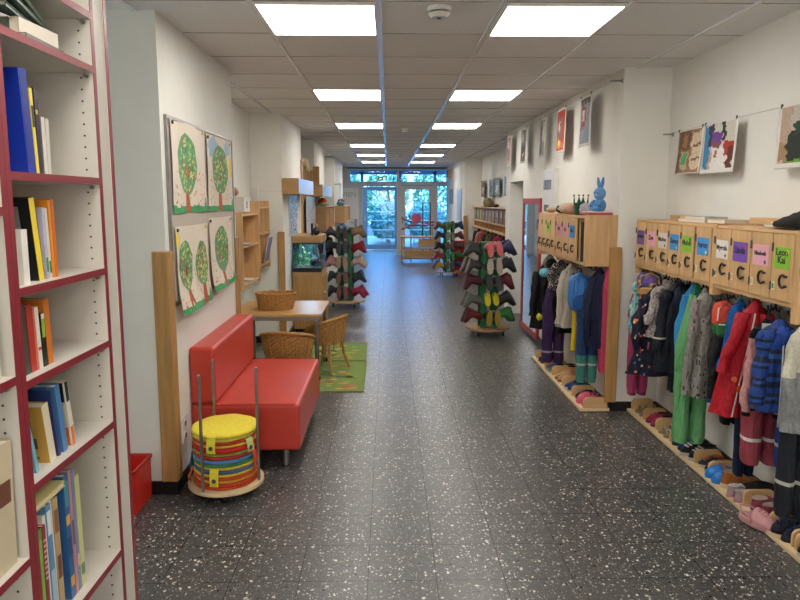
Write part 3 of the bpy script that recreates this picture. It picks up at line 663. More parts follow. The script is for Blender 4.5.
# ================================================================ wall cubby shelves in the left recess
def cubby(y0, y1, z0, z1, mids, div, label):
    t = thing('wall_shelf', label, 'shelf', (0, 0, 0), group='beech wall shelves in the left recess'); a, b = RB+.002, -1.34; w = .018
    for y in (y0, y1-w): box(a, b, y, y+w, z0, z1, 'beech').build('side_panel', t)
    for z in mids: box(a, b-.004, y0+w, y1-w, z, z+w, 'beech_h').build('shelf', t)
    box(a, a+.006, y0+w, y1-w, z0, z1-.03, 'beech').build('back_panel', t)
    for y in div: box(a+.006, b-.006, y, y+w, z0+.02, z1-.05, 'beech').build('divider', t)
cubby(5.98, 6.76, .81, 1.54, (.83, 1.2, 1.5), (), 'beech wall shelf with three levels, nearer of two in the left recess')
cubby(6.78, 7.36, .9, 1.64, (.95, 1.28, 1.56), (7.05,), 'beech wall shelf with divider, farther of two in the left recess')
def papers(x, y, z, n, label, rz=0, up=False, kind='paper_stack'):
    m = MB()
    for k in range(n):
        dx, dy = rnd(-.01, .01), rnd(-.01, .01); a = rnd(-.15, .15)
        T = Matrix.Translation((x+dx, y+dy, z+.003*k+.001)) @ Matrix.Rotation(rz+a, 4, 'Z')
        if up: T = Matrix.Translation((x+.004*k, y, z)) @ Matrix.Rotation(radians(12), 4, 'Y')
        if up: m.box(0, .002, -.1, .1, 0, .29-.01*k, 'paper', ['#D8D4DA', '#C9C6D4', '#7A78A0'][k % 3], T)
        else: m.box(-.08, .08, -.1, .1, 0, .0024, 'paper', ['#DDD9D0', '#B9B4C0', '#CFC8C0', '#8A88A8'][k % 4], T)
    return m.build(kind, label=label, cat='papers')
papers(-1.44, 6.3, 1.218, 6, 'loose leaflets lying on the upper level of the nearer wall shelf')
papers(-1.44, 6.45, .848, 5, 'small magazines on the bottom level of the nearer wall shelf')
papers(-1.325, 6.98, .99, 3, 'white and violet leaflets standing out of the farther wall shelf', up=True)
t = thing('storage_box', 'white lidded cardboard box on top of the nearer wall shelf', 'box', (-1.44, 6.25, 1.54))
MB().box(-.09, .09, -.13, .13, 0, .13, 'white_plastic').box(.0901, .091, -.03, .03, .03, .1, 'gloss', '#7A7468').build('box_body', t, bevel=.003)
MB().box(-.093, .093, -.133, .133, .131, .14, 'white_paint').build('lid', t)
MB().sphere((-1.44, 6.1, 1.725), (.05, .05, .045), 'gloss', '#A8705A').build('round_tin', label='round reddish tin on the white box, partly behind the wall', cat='tin')
t = thing('wall_cable_duct', 'thin white cable duct with junction box across the left recess pillar', 'cable duct', (0, 7.42, 1.75))
MB().box(-1.5, LX, -.014, -.001, -.008, .008, 'white_plastic').build('duct', t); MB().box(-1.548, -1.47, -.03, -.001, -.06, .03, 'white_plastic').build('junction_box', t)

# ================================================================ AQUARIUM
AX0, AX1, AY0, AY1 = -1.188, -.83, 8.0, 8.62
t = thing('aquarium_cabinet', 'wooden aquarium base cabinet against the left pillar', 'cabinet', (0, 0, 0))
box(AX0, AX1, AY0, AY1, .04, .72, 'oak').build('cabinet_body', t, bevel=.002)
box(AX0-.004, AX1+.012, AY0-.012, AY1+.01, .721, .76, 'oakx').build('top_board', t)
box(AX0+.02, AX1-.02, AY0+.02, AY1-.02, 0, .04, 'black').build('plinth', t)
d = box(AX1+.001, AX1+.018, AY0+.01, AY1-.01, .06, .7, 'oak').build('door', t); MB().sphere((AX1+.03, AY0+.09, .5), .016, 'white_plastic').cyl((AX1+.018, AY0+.09, .5), (AX1+.03, AY0+.09, .5), .007, 'white_plastic').build('knob', d)
t = thing('aquarium', 'lit aquarium with green plants on the wooden cabinet', 'aquarium', (0, 0, .76))
z0, z1 = 0, .365
g = MB(); q = .006
for a in ((AX0+.003, AX1, AY0, AY0+q), (AX0+.003, AX1, AY1-q, AY1), (AX0+.003, AX0+.003+q, AY0+q, AY1-q), (AX1-q, AX1, AY0+q, AY1-q)): g.box(*a, z0, z1, 'pane')
g.build('glass_tank', t)
f = MB()
for x in (AX0+.006, AX1-.001):
    for y in (AY0-.001, AY1-.003): f.box(x-.005, x+.002, y, y+.005, z0, z1, 'black')
f.box(AX0+.002, AX1+.002, AY0-.002, AY1+.002, z0, z0+.014, 'black').box(AX0+.002, AX1+.002, AY0-.002, AY0, z1-.018, z1-.001, 'black').box(AX1, AX1+.002, AY0, AY1, z1-.018, z1-.001, 'black'); f.build('black_seals', t)
box(AX0+.001, AX1+.006, AY0-.006, AY1+.006, z1, z1+.085, 'oakx').build('lid', t, bevel=.003)
box(AX0+.06, AX1-.06, AY0+.12, AY1-.1, z1-.006, z1-.001, 'aqua_lamp').build('aquarium_lamp', t)
R = random.Random(5)
m = MB(); m.box(AX0+.012, AX1-.008, AY0+.008, AY1-.008, z0+.015, z0+.05, 'leaf', '#6B5F4E')
for _ in range(40): m.sphere((R.uniform(AX0+.03, AX1-.03), R.uniform(AY0+.03, AY1-.03), z0+.05), R.uniform(.006, .02), 'leaf', R.choice(['#8A7A66', '#4A4A44', '#9A9488']), 7, 5)
m.build('gravel', t)
m = MB()
for _ in range(520):
    x, y = R.uniform(AX0+.03, AX1-.03), R.uniform(AY0+.03, AY1-.05); k = (x-AX0)/(AX1-AX0)
    h = R.uniform(.02, .3 if k < .55 else .16); zz = z0+.05+h*R.random()
    l = R.uniform(.015, .04); a = R.uniform(0, 6.28); w = .006
    col = R.choice(['#5FA03A', '#3E7A2C', '#7FBF4A', '#2E5A28', '#A0D060']) if k < .6 else R.choice(['#2E4A40', '#3E5A3A', '#4A6A70', '#2A3A34'])
    m.face([(x, y, zz), (x+cos(a)*l*.5+w*sin(a), y+sin(a)*l*.5-w*cos(a), zz+l*.5), (x+cos(a)*l, y+sin(a)*l, zz+l*.7), (x+cos(a)*l*.5-w*sin(a), y+sin(a)*l*.5+w*cos(a), zz+l*.4)], 'leaf', col)
m.build('water_plants', t, kind='stuff')
m = MB(); m.sphere((AX0+.25, AY0+.25, z0+.1), (.06, .1, .07), 'leaf', '#4A3C30', 10, 7); m.tube([(AX0+.27, AY0+.2, z0+.08), (AX0+.3, AY0+.28, z0+.2), (AX0+.27, AY0+.35, z0+.3)], [.016, .012, .005], 'leaf', 7, '#3E3228'); m.build('driftwood', t)
t = thing('teddy_figure', 'small dark vase with pale flower head on the aquarium lid', 'figurine', (-.9, 8.12, 1.21))
MB().sphere((0, 0, .052), (.045, .045, .052), 'black').build('vase_body', t)
MB().sphere((.005, 0, .12), (.02, .02, .028), 'cloth', '#C9A98A').build('head', t); box(-.062, -.04, -.02, .02, 0, .15, 'cloth', '#3A2620').build('upright_block', t)

# wooden display boxes above (fixed on the pillars)
def hood(y0, y1, x1, z0, z1, label):
    t = thing('wall_box', label, 'wall box', (0, 0, 0), group='long wooden boxes high on the left pillars')
    MB().box(LX+.001, x1, y0, y0+.02, z0, z1, 'oakx').box(LX+.001, x1-.004, y0+.02, y1, z0, z0+.02, 'oak_h').box(LX+.001, x1-.004, y0+.02, y1, z1-.02, z1, 'oak_h').box(LX+.001, x1, y1, y1+.02, z0, z1, 'oakx').build('box_frame', t)
    box(x1-.003, x1, y0+.02, y1, z0, z1, 'gloss', '#CDD3DE').build('glossy_front', t, label='glossy pale front panel')
hood(7.39, 8.85, -1.01, 1.72, 1.895, 'long wooden wall box with glossy front, above the aquarium')
hood(10.0, 11.6, -1.0, 1.71, 1.885, 'long wooden wall box with glossy front, second from the viewer')
# patterned banner and white panel
def banner(name, x, y0, y1, z0, z1, base, cols, label, cat, n=90, seed=1, bd=None):
    R = random.Random(seed); m = MB(); m.box(x, x+.008, y0, y1, z0, z1, 'gloss', base)
    for _ in range(n):
        y = R.uniform(y0+.02, y1-.04); z = R.uniform(z0+.01, z1-.04); a = R.uniform(.02, .07); b = R.uniform(.01, .03)
        m.box(x+.008, x+.0085+R.random()*.0005, y, min(y1, y+a), z, min(z1, z+b), 'gloss', R.choice(cols))
    return m.build(name, label=label, cat=cat)
banner('wall_poster', LX+.001, 7.86, 8.55, 1.2, 1.71, '#C4CCDA', ['#4A5A8A', '#2E3448', '#7A98C0', '#E4E8EE', '#9A8A80'], 'blue and white patterned poster hanging above the aquarium', 'poster', 150, 3)
banner('white_panel', -1.17, 9.3, 10.45, 1.1, 1.7, '#C9C6C6', ['#8A7A70', '#B8C4DC', '#5A4A44'], 'pale glossy panel with small hooks and painted blue reflections behind the aquarium', 'panel', 14, 6)  # pale blue marks are reflections put in as colour
struct('trim_11', box(-1.21, -1.165, 9.3, 10.45, .08, 1.098, 'wall'))
# wooden cut-out figures on top of the recess cupboard
t = thing('recess_cupboard', 'tall wooden cupboard in the left recess behind the aquarium', 'cupboard', (0, 0, 0))
box(-1.395, -1.215, 9.15, 10.6, 0, 1.93, 'oak').build('cupboard_body', t)
for k, (y, h, s) in enumerate(((9.25, .34, .1), (9.6, .3, .14), (9.95, .22, .1), (10.3, .26, .1))):
    t = thing('wooden_figure', ['tall narrow wooden cut-out figure, first from the viewer', 'wooden cut-out figure with round head, second from the viewer', 'short wooden cut-out figure, third from the viewer', 'wooden cut-out figure, last of the row on the cupboard'][k], 'figure', (-1.24, y, 1.93), group='wooden cut-out figures on the left cupboard')
    MB().box(-.05, .05, -.008, .008, 0, h*.7, 'oakx').build('body', t); MB().cyl((0, -.008, h*.8), (0, .008, h*.8), s*.6, 'ply', n=18).build('head', t)
t = thing('wooden_figure', 'dark wooden slat standing behind the second wall box', 'figure', (-1.16, 10.5, 1.68)); box(-.06, .06, -.05, .05, 0.01, .5, 'oak').build('body', t)

# ================================================================ BOOTS AND BOOT RACKS
def egg(L, xh, xf, w, z, n=20, dz=0):
    out = []
    for k in range(n):
        a = 2*pi*k/n; c = cos(a); x = (xh+xf)/2+(xf-xh)/2*c
        ww = w*(1+.16*c-.1*abs(c)**3) ; y = ww*sin(a)*(1 if abs(c) < .9 else .95)
        out.append((x, y, z+dz*c))
    return out
def boot_parts(mb, L=.2, h=.2, m='rubber', col=None, n=18):
    k = L/.2
    R_ = [egg(L, -.09*k, .105*k, .034*k, .012, n), egg(L, -.091*k, .108*k, .037*k, .03, n), egg(L, -.088*k, .1*k, .036*k, .048*k, n), egg(L, -.084*k, .07*k, .034*k, .064*k, n), egg(L, -.08*k, .03*k, .032*k, .08*k, n),
          egg(L, -.078*k, .012*k, .034*k, .1*k, n), egg(L, -.084*k, .012*k, .038*k, .14*k, n), egg(L, -.09*k, .018*k, .043*k, h, n), egg(L, -.085*k, .013*k, .039*k, h, n), egg(L, -.075*k, .005*k, .03*k, h*.6, n)]
    mb.loft(R_, m, col, cap=(True, True))
def boot_proto(col, sole):
    t = thing('rubber_boot', 'x', 'boot')
    m = MB(); boot_parts(m, col=col); m.build('boot_shaft', t)
    s = MB(); s.loft([egg(.2, -.093, .11, .038, z) for z in (0, .016)], 'rubber', sole)
    for q in range(7): s.box(-.08+q*.027, -.066+q*.027, -.03, .03, -.004, 0, 'rubber', jit(sole, .25) if False else sole)
    s.build('sole', t)
    s = MB(); s.loft([egg(.2, -.092, .02, .045, z) for z in (.186, .2005)], 'rubber', sole, cap=(False, False)); s.build('top_rim', t)
    return t
def clog_proto(col):
    t = thing('rubber_clog', 'x', 'clog')
    m = MB(); R_ = [egg(.17, -.08, .09, .036, .0), egg(.17, -.082, .095, .04, .018), egg(.17, -.078, .09, .038, .035), egg(.17, -.02, .08, .034, .05), egg(.17, .0, .06, .026, .058)]
    m.loft(R_, 'rubber', col); m.build('clog_body', t)
    m = MB(); m.tube([(-.0, .036, .04), (-.06, .034, .062), (-.088, 0, .066), (-.06, -.034, .062), (-.0, -.036, .04)], .005, 'rubber', 6, col); m.build('heel_strap', t)
    m = MB()
    for a in (.03, .05, .068):
        for b in (-.014, 0, .014): m.cyl((a, b, .045), (a, b, .0585-.0025*(a > .06)), .0035, 'rubber', n=6, col='#3A3A30')
    m.build('vent_holes', t)
    return t
proto_cache = {}
def get_foot(kind, col, sole):
    key = (kind, col, sole)
    if key in proto_cache: return copy_tree(proto_cache[key])
    o = boot_proto(col, sole) if kind == 'boot' else clog_proto(col)
    proto_cache[key] = o; return o
def rack(x, y, tiers, where, H_=1.15, scale=1.0, cap=None, rz=0, baser=.27):
    t = thing('boot_rack', 'green rolling boot rack %s' % where, 'boot rack', (x, y, 0), rz)
    MB().cyl((0, 0, .075), (0, 0, .093), baser, 'oak_h', n=40).build('base_board', t)
    for a in (45, 135, 225, 315):
        cx_, cy_ = cos(radians(a))*baser*.8, sin(radians(a))*baser*.8
        c = MB().box(cx_-.012, cx_+.012, cy_-.016, cy_+.016, .045, .075, 'steel_dark').build('castor', t)
        MB().cyl((cx_-.01, cy_, .0255), (cx_+.01, cy_, .0255), .025, 'black', n=14).build('wheel', c)
    for k in range(4):
        a = radians(90*k+45); ux, uy = cos(a), sin(a); r = .115
        p = MB(); T = Matrix.Translation((ux*r, uy*r, 0)) @ Matrix.Rotation(a, 4, 'Z'); p.box(-.01, .01, -.035, .035, .093, H_, 'green_board', None, T); p.build('upright', t)
    for z in (.093, H_): MB().box(-.1, .1, -.1, .1, z, z+.012, 'green_board').build('end_plate', t)
    nt_ = len(tiers)
    for i, tier in enumerate(tiers):
        z = H_-.1-i*(H_-.3)/(nt_-1)
        tn = ['top tier', 'second tier', 'third tier', 'fourth tier', 'bottom tier'][i]
        for sd, spec in tier.items():
            if not spec: continue
            kind, col, sole, nm = spec; ang = {'left': 180, 'front': -90, 'right': 0, 'back': 90, 'near-left': -135, 'near-right': -45}[sd]
            for side in (-1, 1):
                pg = MB()
                a = radians(ang); ux, uy = cos(a), sin(a); px, py = -uy, ux; off = side*.052
                pg.cyl((ux*.09+px*off, uy*.09+py*off, z), (ux*.2+px*off, uy*.2+py*off, z+.03), .008, 'steel', n=8).build('peg', t)
                o = get_foot(kind, col, sole)
                s = scale*(1 if kind == 'boot' else .95)*rnd(.95, 1.03)
                # boot: local +Z (shaft) points back to the post, toe (+X) points down
                tilt = radians((rnd(2, 12) if sd == 'front' else rnd(12, 34)) if kind == 'boot' else rnd(-5, 8))
                out = Vector((ux, uy, 0)); zax = (-out*cos(tilt)-Vector((0, 0, 1))*sin(tilt)).normalized()
                tx = (-Vector((0, 0, 1))*cos(tilt)+out*sin(tilt)).normalized()
                tx = (tx+Vector((px, py, 0))*side*rnd(0, .12)).normalized(); tx = (tx-zax*tx.dot(zax)).normalized()
                yax = zax.cross(tx)
                Rm = Matrix((tx, yax, zax)).transposed()
                rr = (.29 if kind == 'boot' else .2)+rnd(-.01, .02)
                loc = Vector((ux*rr*scale+px*off, uy*rr*scale+py*off, z+.055+rnd(-.01, .01)))
                loc = Matrix.Rotation(rz, 3, 'Z') @ loc + Vector((x, y, 0))
                o.location = loc; o.rotation_euler = (Matrix.Rotation(rz, 3, 'Z') @ Rm).to_euler(); o.scale = (s, s, s)
                if sd == 'front': wh = 'left one of its pair' if side < 0 else 'right one of its pair'
                else: wh = ('nearer' if (px*side*1 if False else py*side) < 0 else 'farther')+' of its pair'
                o['label'] = '%s %s, %s, %s, rack %s, %s' % (nm, kind, sd, tn, where, wh.replace(' one of its pair', ' one').replace(' of its pair', ' one'))
                o['category'] = kind; o['group'] = 'footwear on the boot rack '+where
    return t
def b(c, s, n): return ('boot', c, s, n)
def k(c, n): return ('clog', c, c, n)
rack(1.235, 7.86, [
    dict(left=b('#2F3533', '#3E4442', 'dark grey'), front=b('#B4565A', '#C8686A', 'coral'), right=b('#1C2450', '#2A2C34', 'navy'), back=b('#333', '#222222', 'grey') if False else None),
    dict(left=b('#2E3032', '#7E7A74', 'black'), front=b('#3E423C', '#A39C8C', 'grey'), right=b('#11151E', '#2E3236', 'black')),
    dict(left=b('#4A1A26', '#5A2530', 'maroon'), front=b('#2C2C2E', '#3C3A3A', 'charcoal'), right=b('#6A1C2C', '#4A2028', 'burgundy')),
    dict(left=b('#5A6058', '#6E7068', 'grey-green'), front=k('#D0C62A', 'yellow'), right=b('#101214', '#4A4840', 'black')),
    dict(left=b('#5E1A20', '#4E2020', 'wine red'), front=b('#17181A', '#8A7A2A', 'black and yellow'), right=b('#2F7A34', '#2A2C28', 'green'))],
    'by the mirror', 1.13, .98, rz=radians(6))
rack(-.66, 10.05, [
    dict(left=b('#17181A', '#26282A', 'black'), front=b('#2B2A28', '#3A3630', 'dark olive'), right=b('#7A6048', '#6B4E38', 'brown')),
    dict(left=b('#1E2022', '#2E3032', 'charcoal'), front=b('#24282A', '#33383A', 'charcoal'), right=b('#7A1420', '#8A2230', 'red')),
    dict(left=b('#B07A78', '#8A6A5A', 'pink'), front=b('#6B5A44', '#9A8468', 'tan'), right=b('#A88A80', '#B8A890', 'pale pink')),
    dict(left=b('#26282C', '#C8C4BC', 'black'), front=b('#3A2A24', '#6B4A3A', 'brown'), right=b('#2A3038', '#3A3E44', 'slate')),
    dict(left=b('#1C1C1E', '#5A544C', 'black'), front=b('#5A1A28', '#7A4A4A', 'maroon'), right=b('#8A1838', '#9A2444', 'crimson'))],
    'beside the aquarium', 1.22, .98, rz=radians(-8), baser=.3)
rack(1.33, 14.1, [
    dict(left=b('#5A4638', '#7A5A40', 'brown'), front=b('#3E6A34', '#4E7A40', 'green'), right=b('#1E2E6A', '#2A3A70', 'blue')),
    dict(left=b('#1C2C44', '#26384E', 'dark blue'), front=b('#6A7A5A', '#7E8A6A', 'sage'), right=b('#7A3A44', '#6A2E38', 'rose')),
    dict(left=b('#22262A', '#34383C', 'charcoal'), front=b('#5A4038', '#6A4E44', 'brown'), right=b('#6A5048', '#5A443C', 'brown-grey')),
    dict(left=b('#A03A48', '#8A3040', 'raspberry'), front=b('#2E7A3C', '#3A8A48', 'bright green'), right=b('#2E6A34', '#3A5A38', 'green')),
    dict(left=b('#C89A3A', '#26282A', 'yellow and black'), front=b('#4A4A3A', '#5A5A48', 'olive'), right=b('#2A3E6A', '#34487A', 'blue'))],
    'near the entrance', 1.16, .98, rz=radians(3))

# ================================================================ LEFT far coat cabinets (ends seen)
def hook_row(t, xs, z, side=1, pos=None):
    for (x, y) in pos:
        m = MB(); m.cyl((x, y, z+.0), (x, y, z-.03), .006, 'black', n=8)
        for sx in (-1, 1): m.tube([(x, y, z-.025), (x, y+sx*.015, z-.045), (x, y+sx*.035, z-.045), (x, y+sx*.045, z-.022)], .0045, 'black', 6)
        m.tube([(x, y, z-.025), (x+side*.018, y, z-.045), (x+side*.035, y, z-.04), (x+side*.042, y, z-.018)], .0045, 'black', 6)
        m.build('coat_hook', t)
t = thing('coat_cabinet', 'wooden wall cabinet end on, above the boot rack beside the aquarium', 'cabinet', (0, 0, 0))
m = MB(); m.box(LX+.001, -1.02, 10.7, 10.72, 1.13, 1.55, 'oakx').box(LX+.001, -1.02, 12.34, 12.36, 1.13, 1.55, 'oakx').box(LX+.001, -1.02, 10.72, 12.34, 1.53, 1.55, 'beech_h').box(LX+.001, -1.02, 10.72, 12.34, 1.13, 1.15, 'beech_h').box(LX+.001, -1.19, 10.72, 12.34, 1.15, 1.53, 'beech_h'); m.build('cabinet_body', t)
for q in range(1, 6): box(-1.189, -1.025, 10.72+q*.27, 10.735+q*.27, 1.15, 1.53, 'beech').build('divider', t)
hook_row(t, None, 1.13, 1, [(-1.1, 10.9+q*.27) for q in range(5)])
t = thing('coat_cabinet', 'wooden wall cabinet end on, farthest on the left wall', 'cabinet', (0, 0, 0))
m = MB(); m.box(LX+.001, -.98, 14.65, 14.67, 1.13, 1.52, 'oakx').box(LX+.001, -.98, 16.7, 16.72, 1.13, 1.52, 'oakx').box(LX+.001, -.98, 14.67, 16.7, 1.5, 1.52, 'beech_h').box(LX+.001, -.98, 14.67, 16.7, 1.13, 1.15, 'beech_h').box(LX+.001, -1.19, 14.67, 16.7, 1.15, 1.5, 'beech_h'); m.build('cabinet_body', t)
for q in range(1, 6): box(-1.189, -.985, 14.67+q*.34, 14.685+q*.34, 1.15, 1.5, 'beech').build('divider', t)
hook_row(t, None, 1.13, 1, [(-1.08, 14.8+q*.34) for q in range(5)])
def blobby(name, label, cat, c, r, m, col, group=None, wob=.12):
    R = random.Random(hash(label) % 999 if False else len(label)*7+int(c[1]*10)); mb = MB(); nu, nv = 18, 12; rings = []
    for i in range(nv+1):
        tt = pi*(.03+.94*i/nv)
        rings.append([(c[0]+r[0]*sin(tt)*cos(2*pi*q/nu)*(1+wob*sin(3*q+i+R.random()*.5)), c[1]+r[1]*sin(tt)*sin(2*pi*q/nu)*(1+wob*cos(2*q+i)), c[2]-r[2]*cos(tt)) for q in range(nu)])
    mb.loft(rings, m, col); return mb.build(name, label=label, cat=cat, group=group)
blobby('plush_toy', 'orange plush toy on top of the nearer far-left coat cabinet', 'toy', (-1.1, 10.95, 1.62), (.07, .16, .07), 'cloth', '#C8501E')
blobby('folded_scarf', 'pale green folded scarf on the far-left coat cabinet', 'scarf', (-1.08, 10.85, 1.58), (.09, .1, .03), 'cloth', '#9FBF8A')
blobby('plush_toy', 'teal and white plush toy on the farthest left coat cabinet', 'toy', (-1.08, 14.9, 1.57), (.09, .12, .055), 'cloth', '#3F8A94')
blobby('plush_toy', 'dark red plush toy at the back of the farthest left coat cabinet', 'toy', (-1.1, 15.3, 1.6), (.08, .14, .08), 'cloth', '#8A2E34')

# ================================================================ GARMENTS
def ringf(cx, cy, z, a, b, n, rip, ph, v):
    rip *= 1.15
    return [(cx+a*cos(2*pi*q/n)*(1+rip*sin(5*2*pi*q/n+ph+v*2)+rip*.5*sin(9*2*pi*q/n-ph*2+v*3)), cy+b*sin(2*pi*q/n)*(1+rip*sin(5*2*pi*q/n+ph+v*2)+rip*.5*sin(11*2*pi*q/n+ph)), z) for q in range(n)]
def solidc(c): return lambda v, u: c
def fit(col): return col if callable(col) else solidc(col)
def jacket(label, cat, X, Y, zt, zb, hw, hd, col, rz=0, mat='knit', sleeves=1, hood=None, zipc=None, quilt=0, puff=1.0, group='children jackets and coats', name='jacket', lean=0, sl=.8, cuff=None, band=None, flare=1.08, seed=0):
    R = random.Random(len(label)+seed); ph = R.uniform(0, 6); L = zt-zb
    t = thing(name, label, cat, (X, Y, zt), rz, group); colf = fit(col); n = 60 if callable(col) else 40; NR = 44 if callable(col) else 24; rings = []
    prof = [(0, .18, .22), (.05, .34, .4), (.12, .72, .7), (.22, .92, .9), (.5, .95, 1.0), (.8, 1.0, 1.05), (1, flare, 1.08)]
    def P(v):
        for i in range(len(prof)-1):
            if v <= prof[i+1][0]:
                f = (v-prof[i][0])/(prof[i+1][0]-prof[i][0]); return [prof[i][j]+(prof[i+1][j]-prof[i][j])*f for j in (1, 2)]
        return prof[-1][1:]
    for i in range(NR+1):
        v = i/NR; a, b_ = P(v); qm = 1+(.06*abs(sin(v*pi*quilt)) if quilt else 0)
        rings.append(ringf(lean*v, 0, -v*L+.006*sin(ph+v*9), hw*a*qm, hd*b_*qm, n, .03+.09*v, ph, v))
    m = MB(); m.loft(rings, mat, colf=colf); m.build('garment_body', t)
    if sleeves:
        for sx in (-1, 1):
            lw = L*sl; r0 = min(.05, hw*.42)*puff; pts = []
            NP = 26 if callable(col) else 9
            for i in range(NP):
                v = i/(NP-1); pts.append((sx*(hw*.6+(hw*.3+.006)*min(1, v*2.2))+lean*v*.6+.008*sin(v*7+ph*2), -hd*.6-.02*v+.012*sin(v*6+ph), -L*.1-v*(lw-L*.1)))
            rr = [r0*(1.0-.25*i/(NP-1)+.09*sin(i*2.2*8/(NP-1)+ph)) for i in range(NP)]; rr[0] *= .8
            s = MB(); n2 = 26 if callable(col) else 14; rg = []
            for (px, py, pz), r in zip(pts, rr): rg.append([(px+r*cos(2*pi*q/n2)*(1+.1*sin(4*pi*q/n2+pz*45)), py+r*sin(2*pi*q/n2)*.8*(1+.08*sin(6*pi*q/n2+pz*60)), pz) for q in range(n2)])
            s.loft(rg, mat, colf=lambda v, u: colf(v*sl, u)); so = s.build('sleeve', t)
            if cuff:
                px, py, pz = pts[-1]; MB().cyl((px, py, pz-.018), (px, py, pz+.002), r0*.66, 'cloth', n=14, col=cuff).build('cuff', so)
            if band:
                px, py, pz = pts[int(NP*.7)]; MB().cyl((px, py, pz-.006), (px, py, pz+.006), r0*.98, 'gloss', n=14, col=band, caps=False).build('reflective_band', so)
    if hood:
        h = MB(); rg = []
        for i in range(9):
            tt = pi*(.04+.92*i/8); rg.append([(hw*.5*sin(tt)*cos(2*pi*q/18)*(1+.12*sin(3*q+i*.7))+.01*sin(i), -hd*.62+hd*.4*sin(tt)*sin(2*pi*q/18)*(1+.2*sin(2*q+i)), -min(.12, L*.2)+min(.09, L*.14)*cos(tt)) for q in range(18)])
        h.loft(rg, mat, hood); h.build('hood', t)
    if zipc:
        z = MB(); pts = []
        for i in range(12):
            v = .1+.9*i/11; a, b_ = P(v); pts.append((lean*v, -hd*b_*(1.0+.03)-.004, -v*L))
        z.tube(pts, .004, 'gloss', 6, zipc); z.build('zip', t)
    l = MB(); l.tube([(0, 0, 0), (0, 0, .03), (.008, 0, .05)], .003, 'black', 5); l.build('hanging_loop', t)
    return t
def trousers(label, X, Y, zt, zb, hw, hd, col, rz=0, mat='shell', crotch=.35, band=None, cuff=None, straps=None, name='trousers', cat='trousers', lean=0, seed=0, group='children trousers'):
    R = random.Random(len(label)+seed); ph = R.uniform(0, 6); L = zt-zb; t = thing(name, label, cat, (X, Y, zt), rz, group); colf = fit(col)
    m = MB(); n = 30; rings = []
    for i in range(9):
        v = i/8; a = .35+.65*min(1, v*1.6); rings.append(ringf(lean*v*crotch, 0, -v*crotch*L, hw*a, hd*(.55+.45*v), n, .03+.06*v, ph, v))
    m.loft(rings, mat, colf=lambda v, u: colf(v*crotch, u)); m.build('waist', t)
    for sx in (-1, 1):
        s = MB(); rg = []; n2 = 20
        for i in range(15):
            v = i/14; w = hw*.53*(1-.08*v)*(1+.05*sin(v*9+ph)); z = -(crotch-.04)*L-v*(L-(crotch-.04)*L)
            if v > .93: w *= .82
            rg.append([(sx*hw*.5+lean*(crotch+v*(1-crotch))+w*cos(2*pi*q/n2)*(1+.07*sin(4*2*pi*q/n2+ph+v)), hd*.1*sx+hd*.85*sin(2*pi*q/n2)*(1+.06*sin(5*2*pi*q/n2+v*3+ph)), z) for q in range(n2)])
        s.loft(rg, mat, colf=lambda v, u: colf(crotch+v*(1-crotch), u)); lo = s.build('leg', t)
        if band: 
            i = 10; cx_ = sx*hw*.5+lean*.85; zz = rg[i][0][2]
            MB().loft([[(cx_+(p[0]-cx_)*1.03, p[1]*1.04, zz+d) for p in rg[i]] for d in (-.009, .009)], 'gloss', band, cap=(False, False)).build('reflective_band', lo)
        if cuff: MB().loft([[(p[0], p[1]*1.02, rg[-1][0][2]+d) for p in rg[-1]] for d in (-.012, .012)], 'cloth', cuff).build('cuff', lo)
    if straps:
        for sx in (-1, 1): MB().tube([(sx*hw*.25, -hd*.4, -.03), (sx*.01, -hd*.2, .05), (0, 0, .075)], .008, 'cloth', 6, straps).build('strap', t)
    else: MB().tube([(0, 0, -.01), (0, 0, .05)], .003, 'black', 5).build('hanging_loop', t)
    return t
def speck(base, cols, dens, seed):
    R = random.Random(seed); d = {}
    def f(v, u):
        kk = (int(v*44), int(u*60))
        if kk not in d: d[kk] = R.choice(cols) if R.random() < dens else base
        return d[kk]
    return f
def stripes(cols, n): return lambda v, u: cols[int(v*n) % len(cols)]
def bagmesh(mb, cx, cy, z0, z1, a, b_, mat, col, colf=None, n=24, e=.45):
    rg = []
    for i in range(11):
        v = i/10; s = max(0.12, min(1, 1-(abs(v-.5)*2)**5)*1.0); s = (1-(abs(2*v-1))**4)**.5*.92+.08
        rg.append([(cx+a*s*math.copysign(abs(cos(2*pi*q/n))**e, cos(2*pi*q/n)), cy+b_*s*math.copysign(abs(sin(2*pi*q/n))**e, sin(2*pi*q/n)), z0+(z1-z0)*v) for q in range(n)])
    mb.loft(rg, mat, col, colf=colf); return mb
def backpack(label, X, Y, z0, z1, a, b_, col, pocket, zipc, rz=0, colf=None, strap='#222222'):
    t = thing('backpack', label, 'backpack', (X, Y, z0), rz, 'children backpacks'); h = z1-z0
    bagmesh(MB(), 0, 0, 0, h, a, b_, 'shell', col, colf).build('main_bag', t)
    bagmesh(MB(), 0, -b_*.95, h*.06, h*.48, a*.8, b_*.45, 'shell', pocket).build('front_pocket', t)
    z = MB(); z.tube([(-a*.75, -b_*.93, h*.5), (-a*.7, -b_*.93, h*.82), (0, -b_*.8, h*.95), (a*.7, -b_*.93, h*.82), (a*.75, -b_*.93, h*.5)], .004, 'gloss', 6, zipc); z.tube([(-a*.7, -b_*1.36, h*.42), (a*.7, -b_*1.36, h*.42)], .003, 'gloss', 6, zipc); z.build('zip', t)
    for sx in (-1, 1): MB().tube([(sx*a*.4, b_*.9, h*.95), (sx*a*.5, b_*1.5, h*.6), (sx*a*.6, b_*.9, h*.08)], .01, 'cloth', 6, strap).build('shoulder_strap', t)
    MB().tube([(-.02, b_*.5, h*.97), (-.015, b_*.5, h+.03), (.015, b_*.5, h+.03), (.02, b_*.5, h*.97)], .005, 'cloth', 6, strap).build('grab_handle', t)
    return t

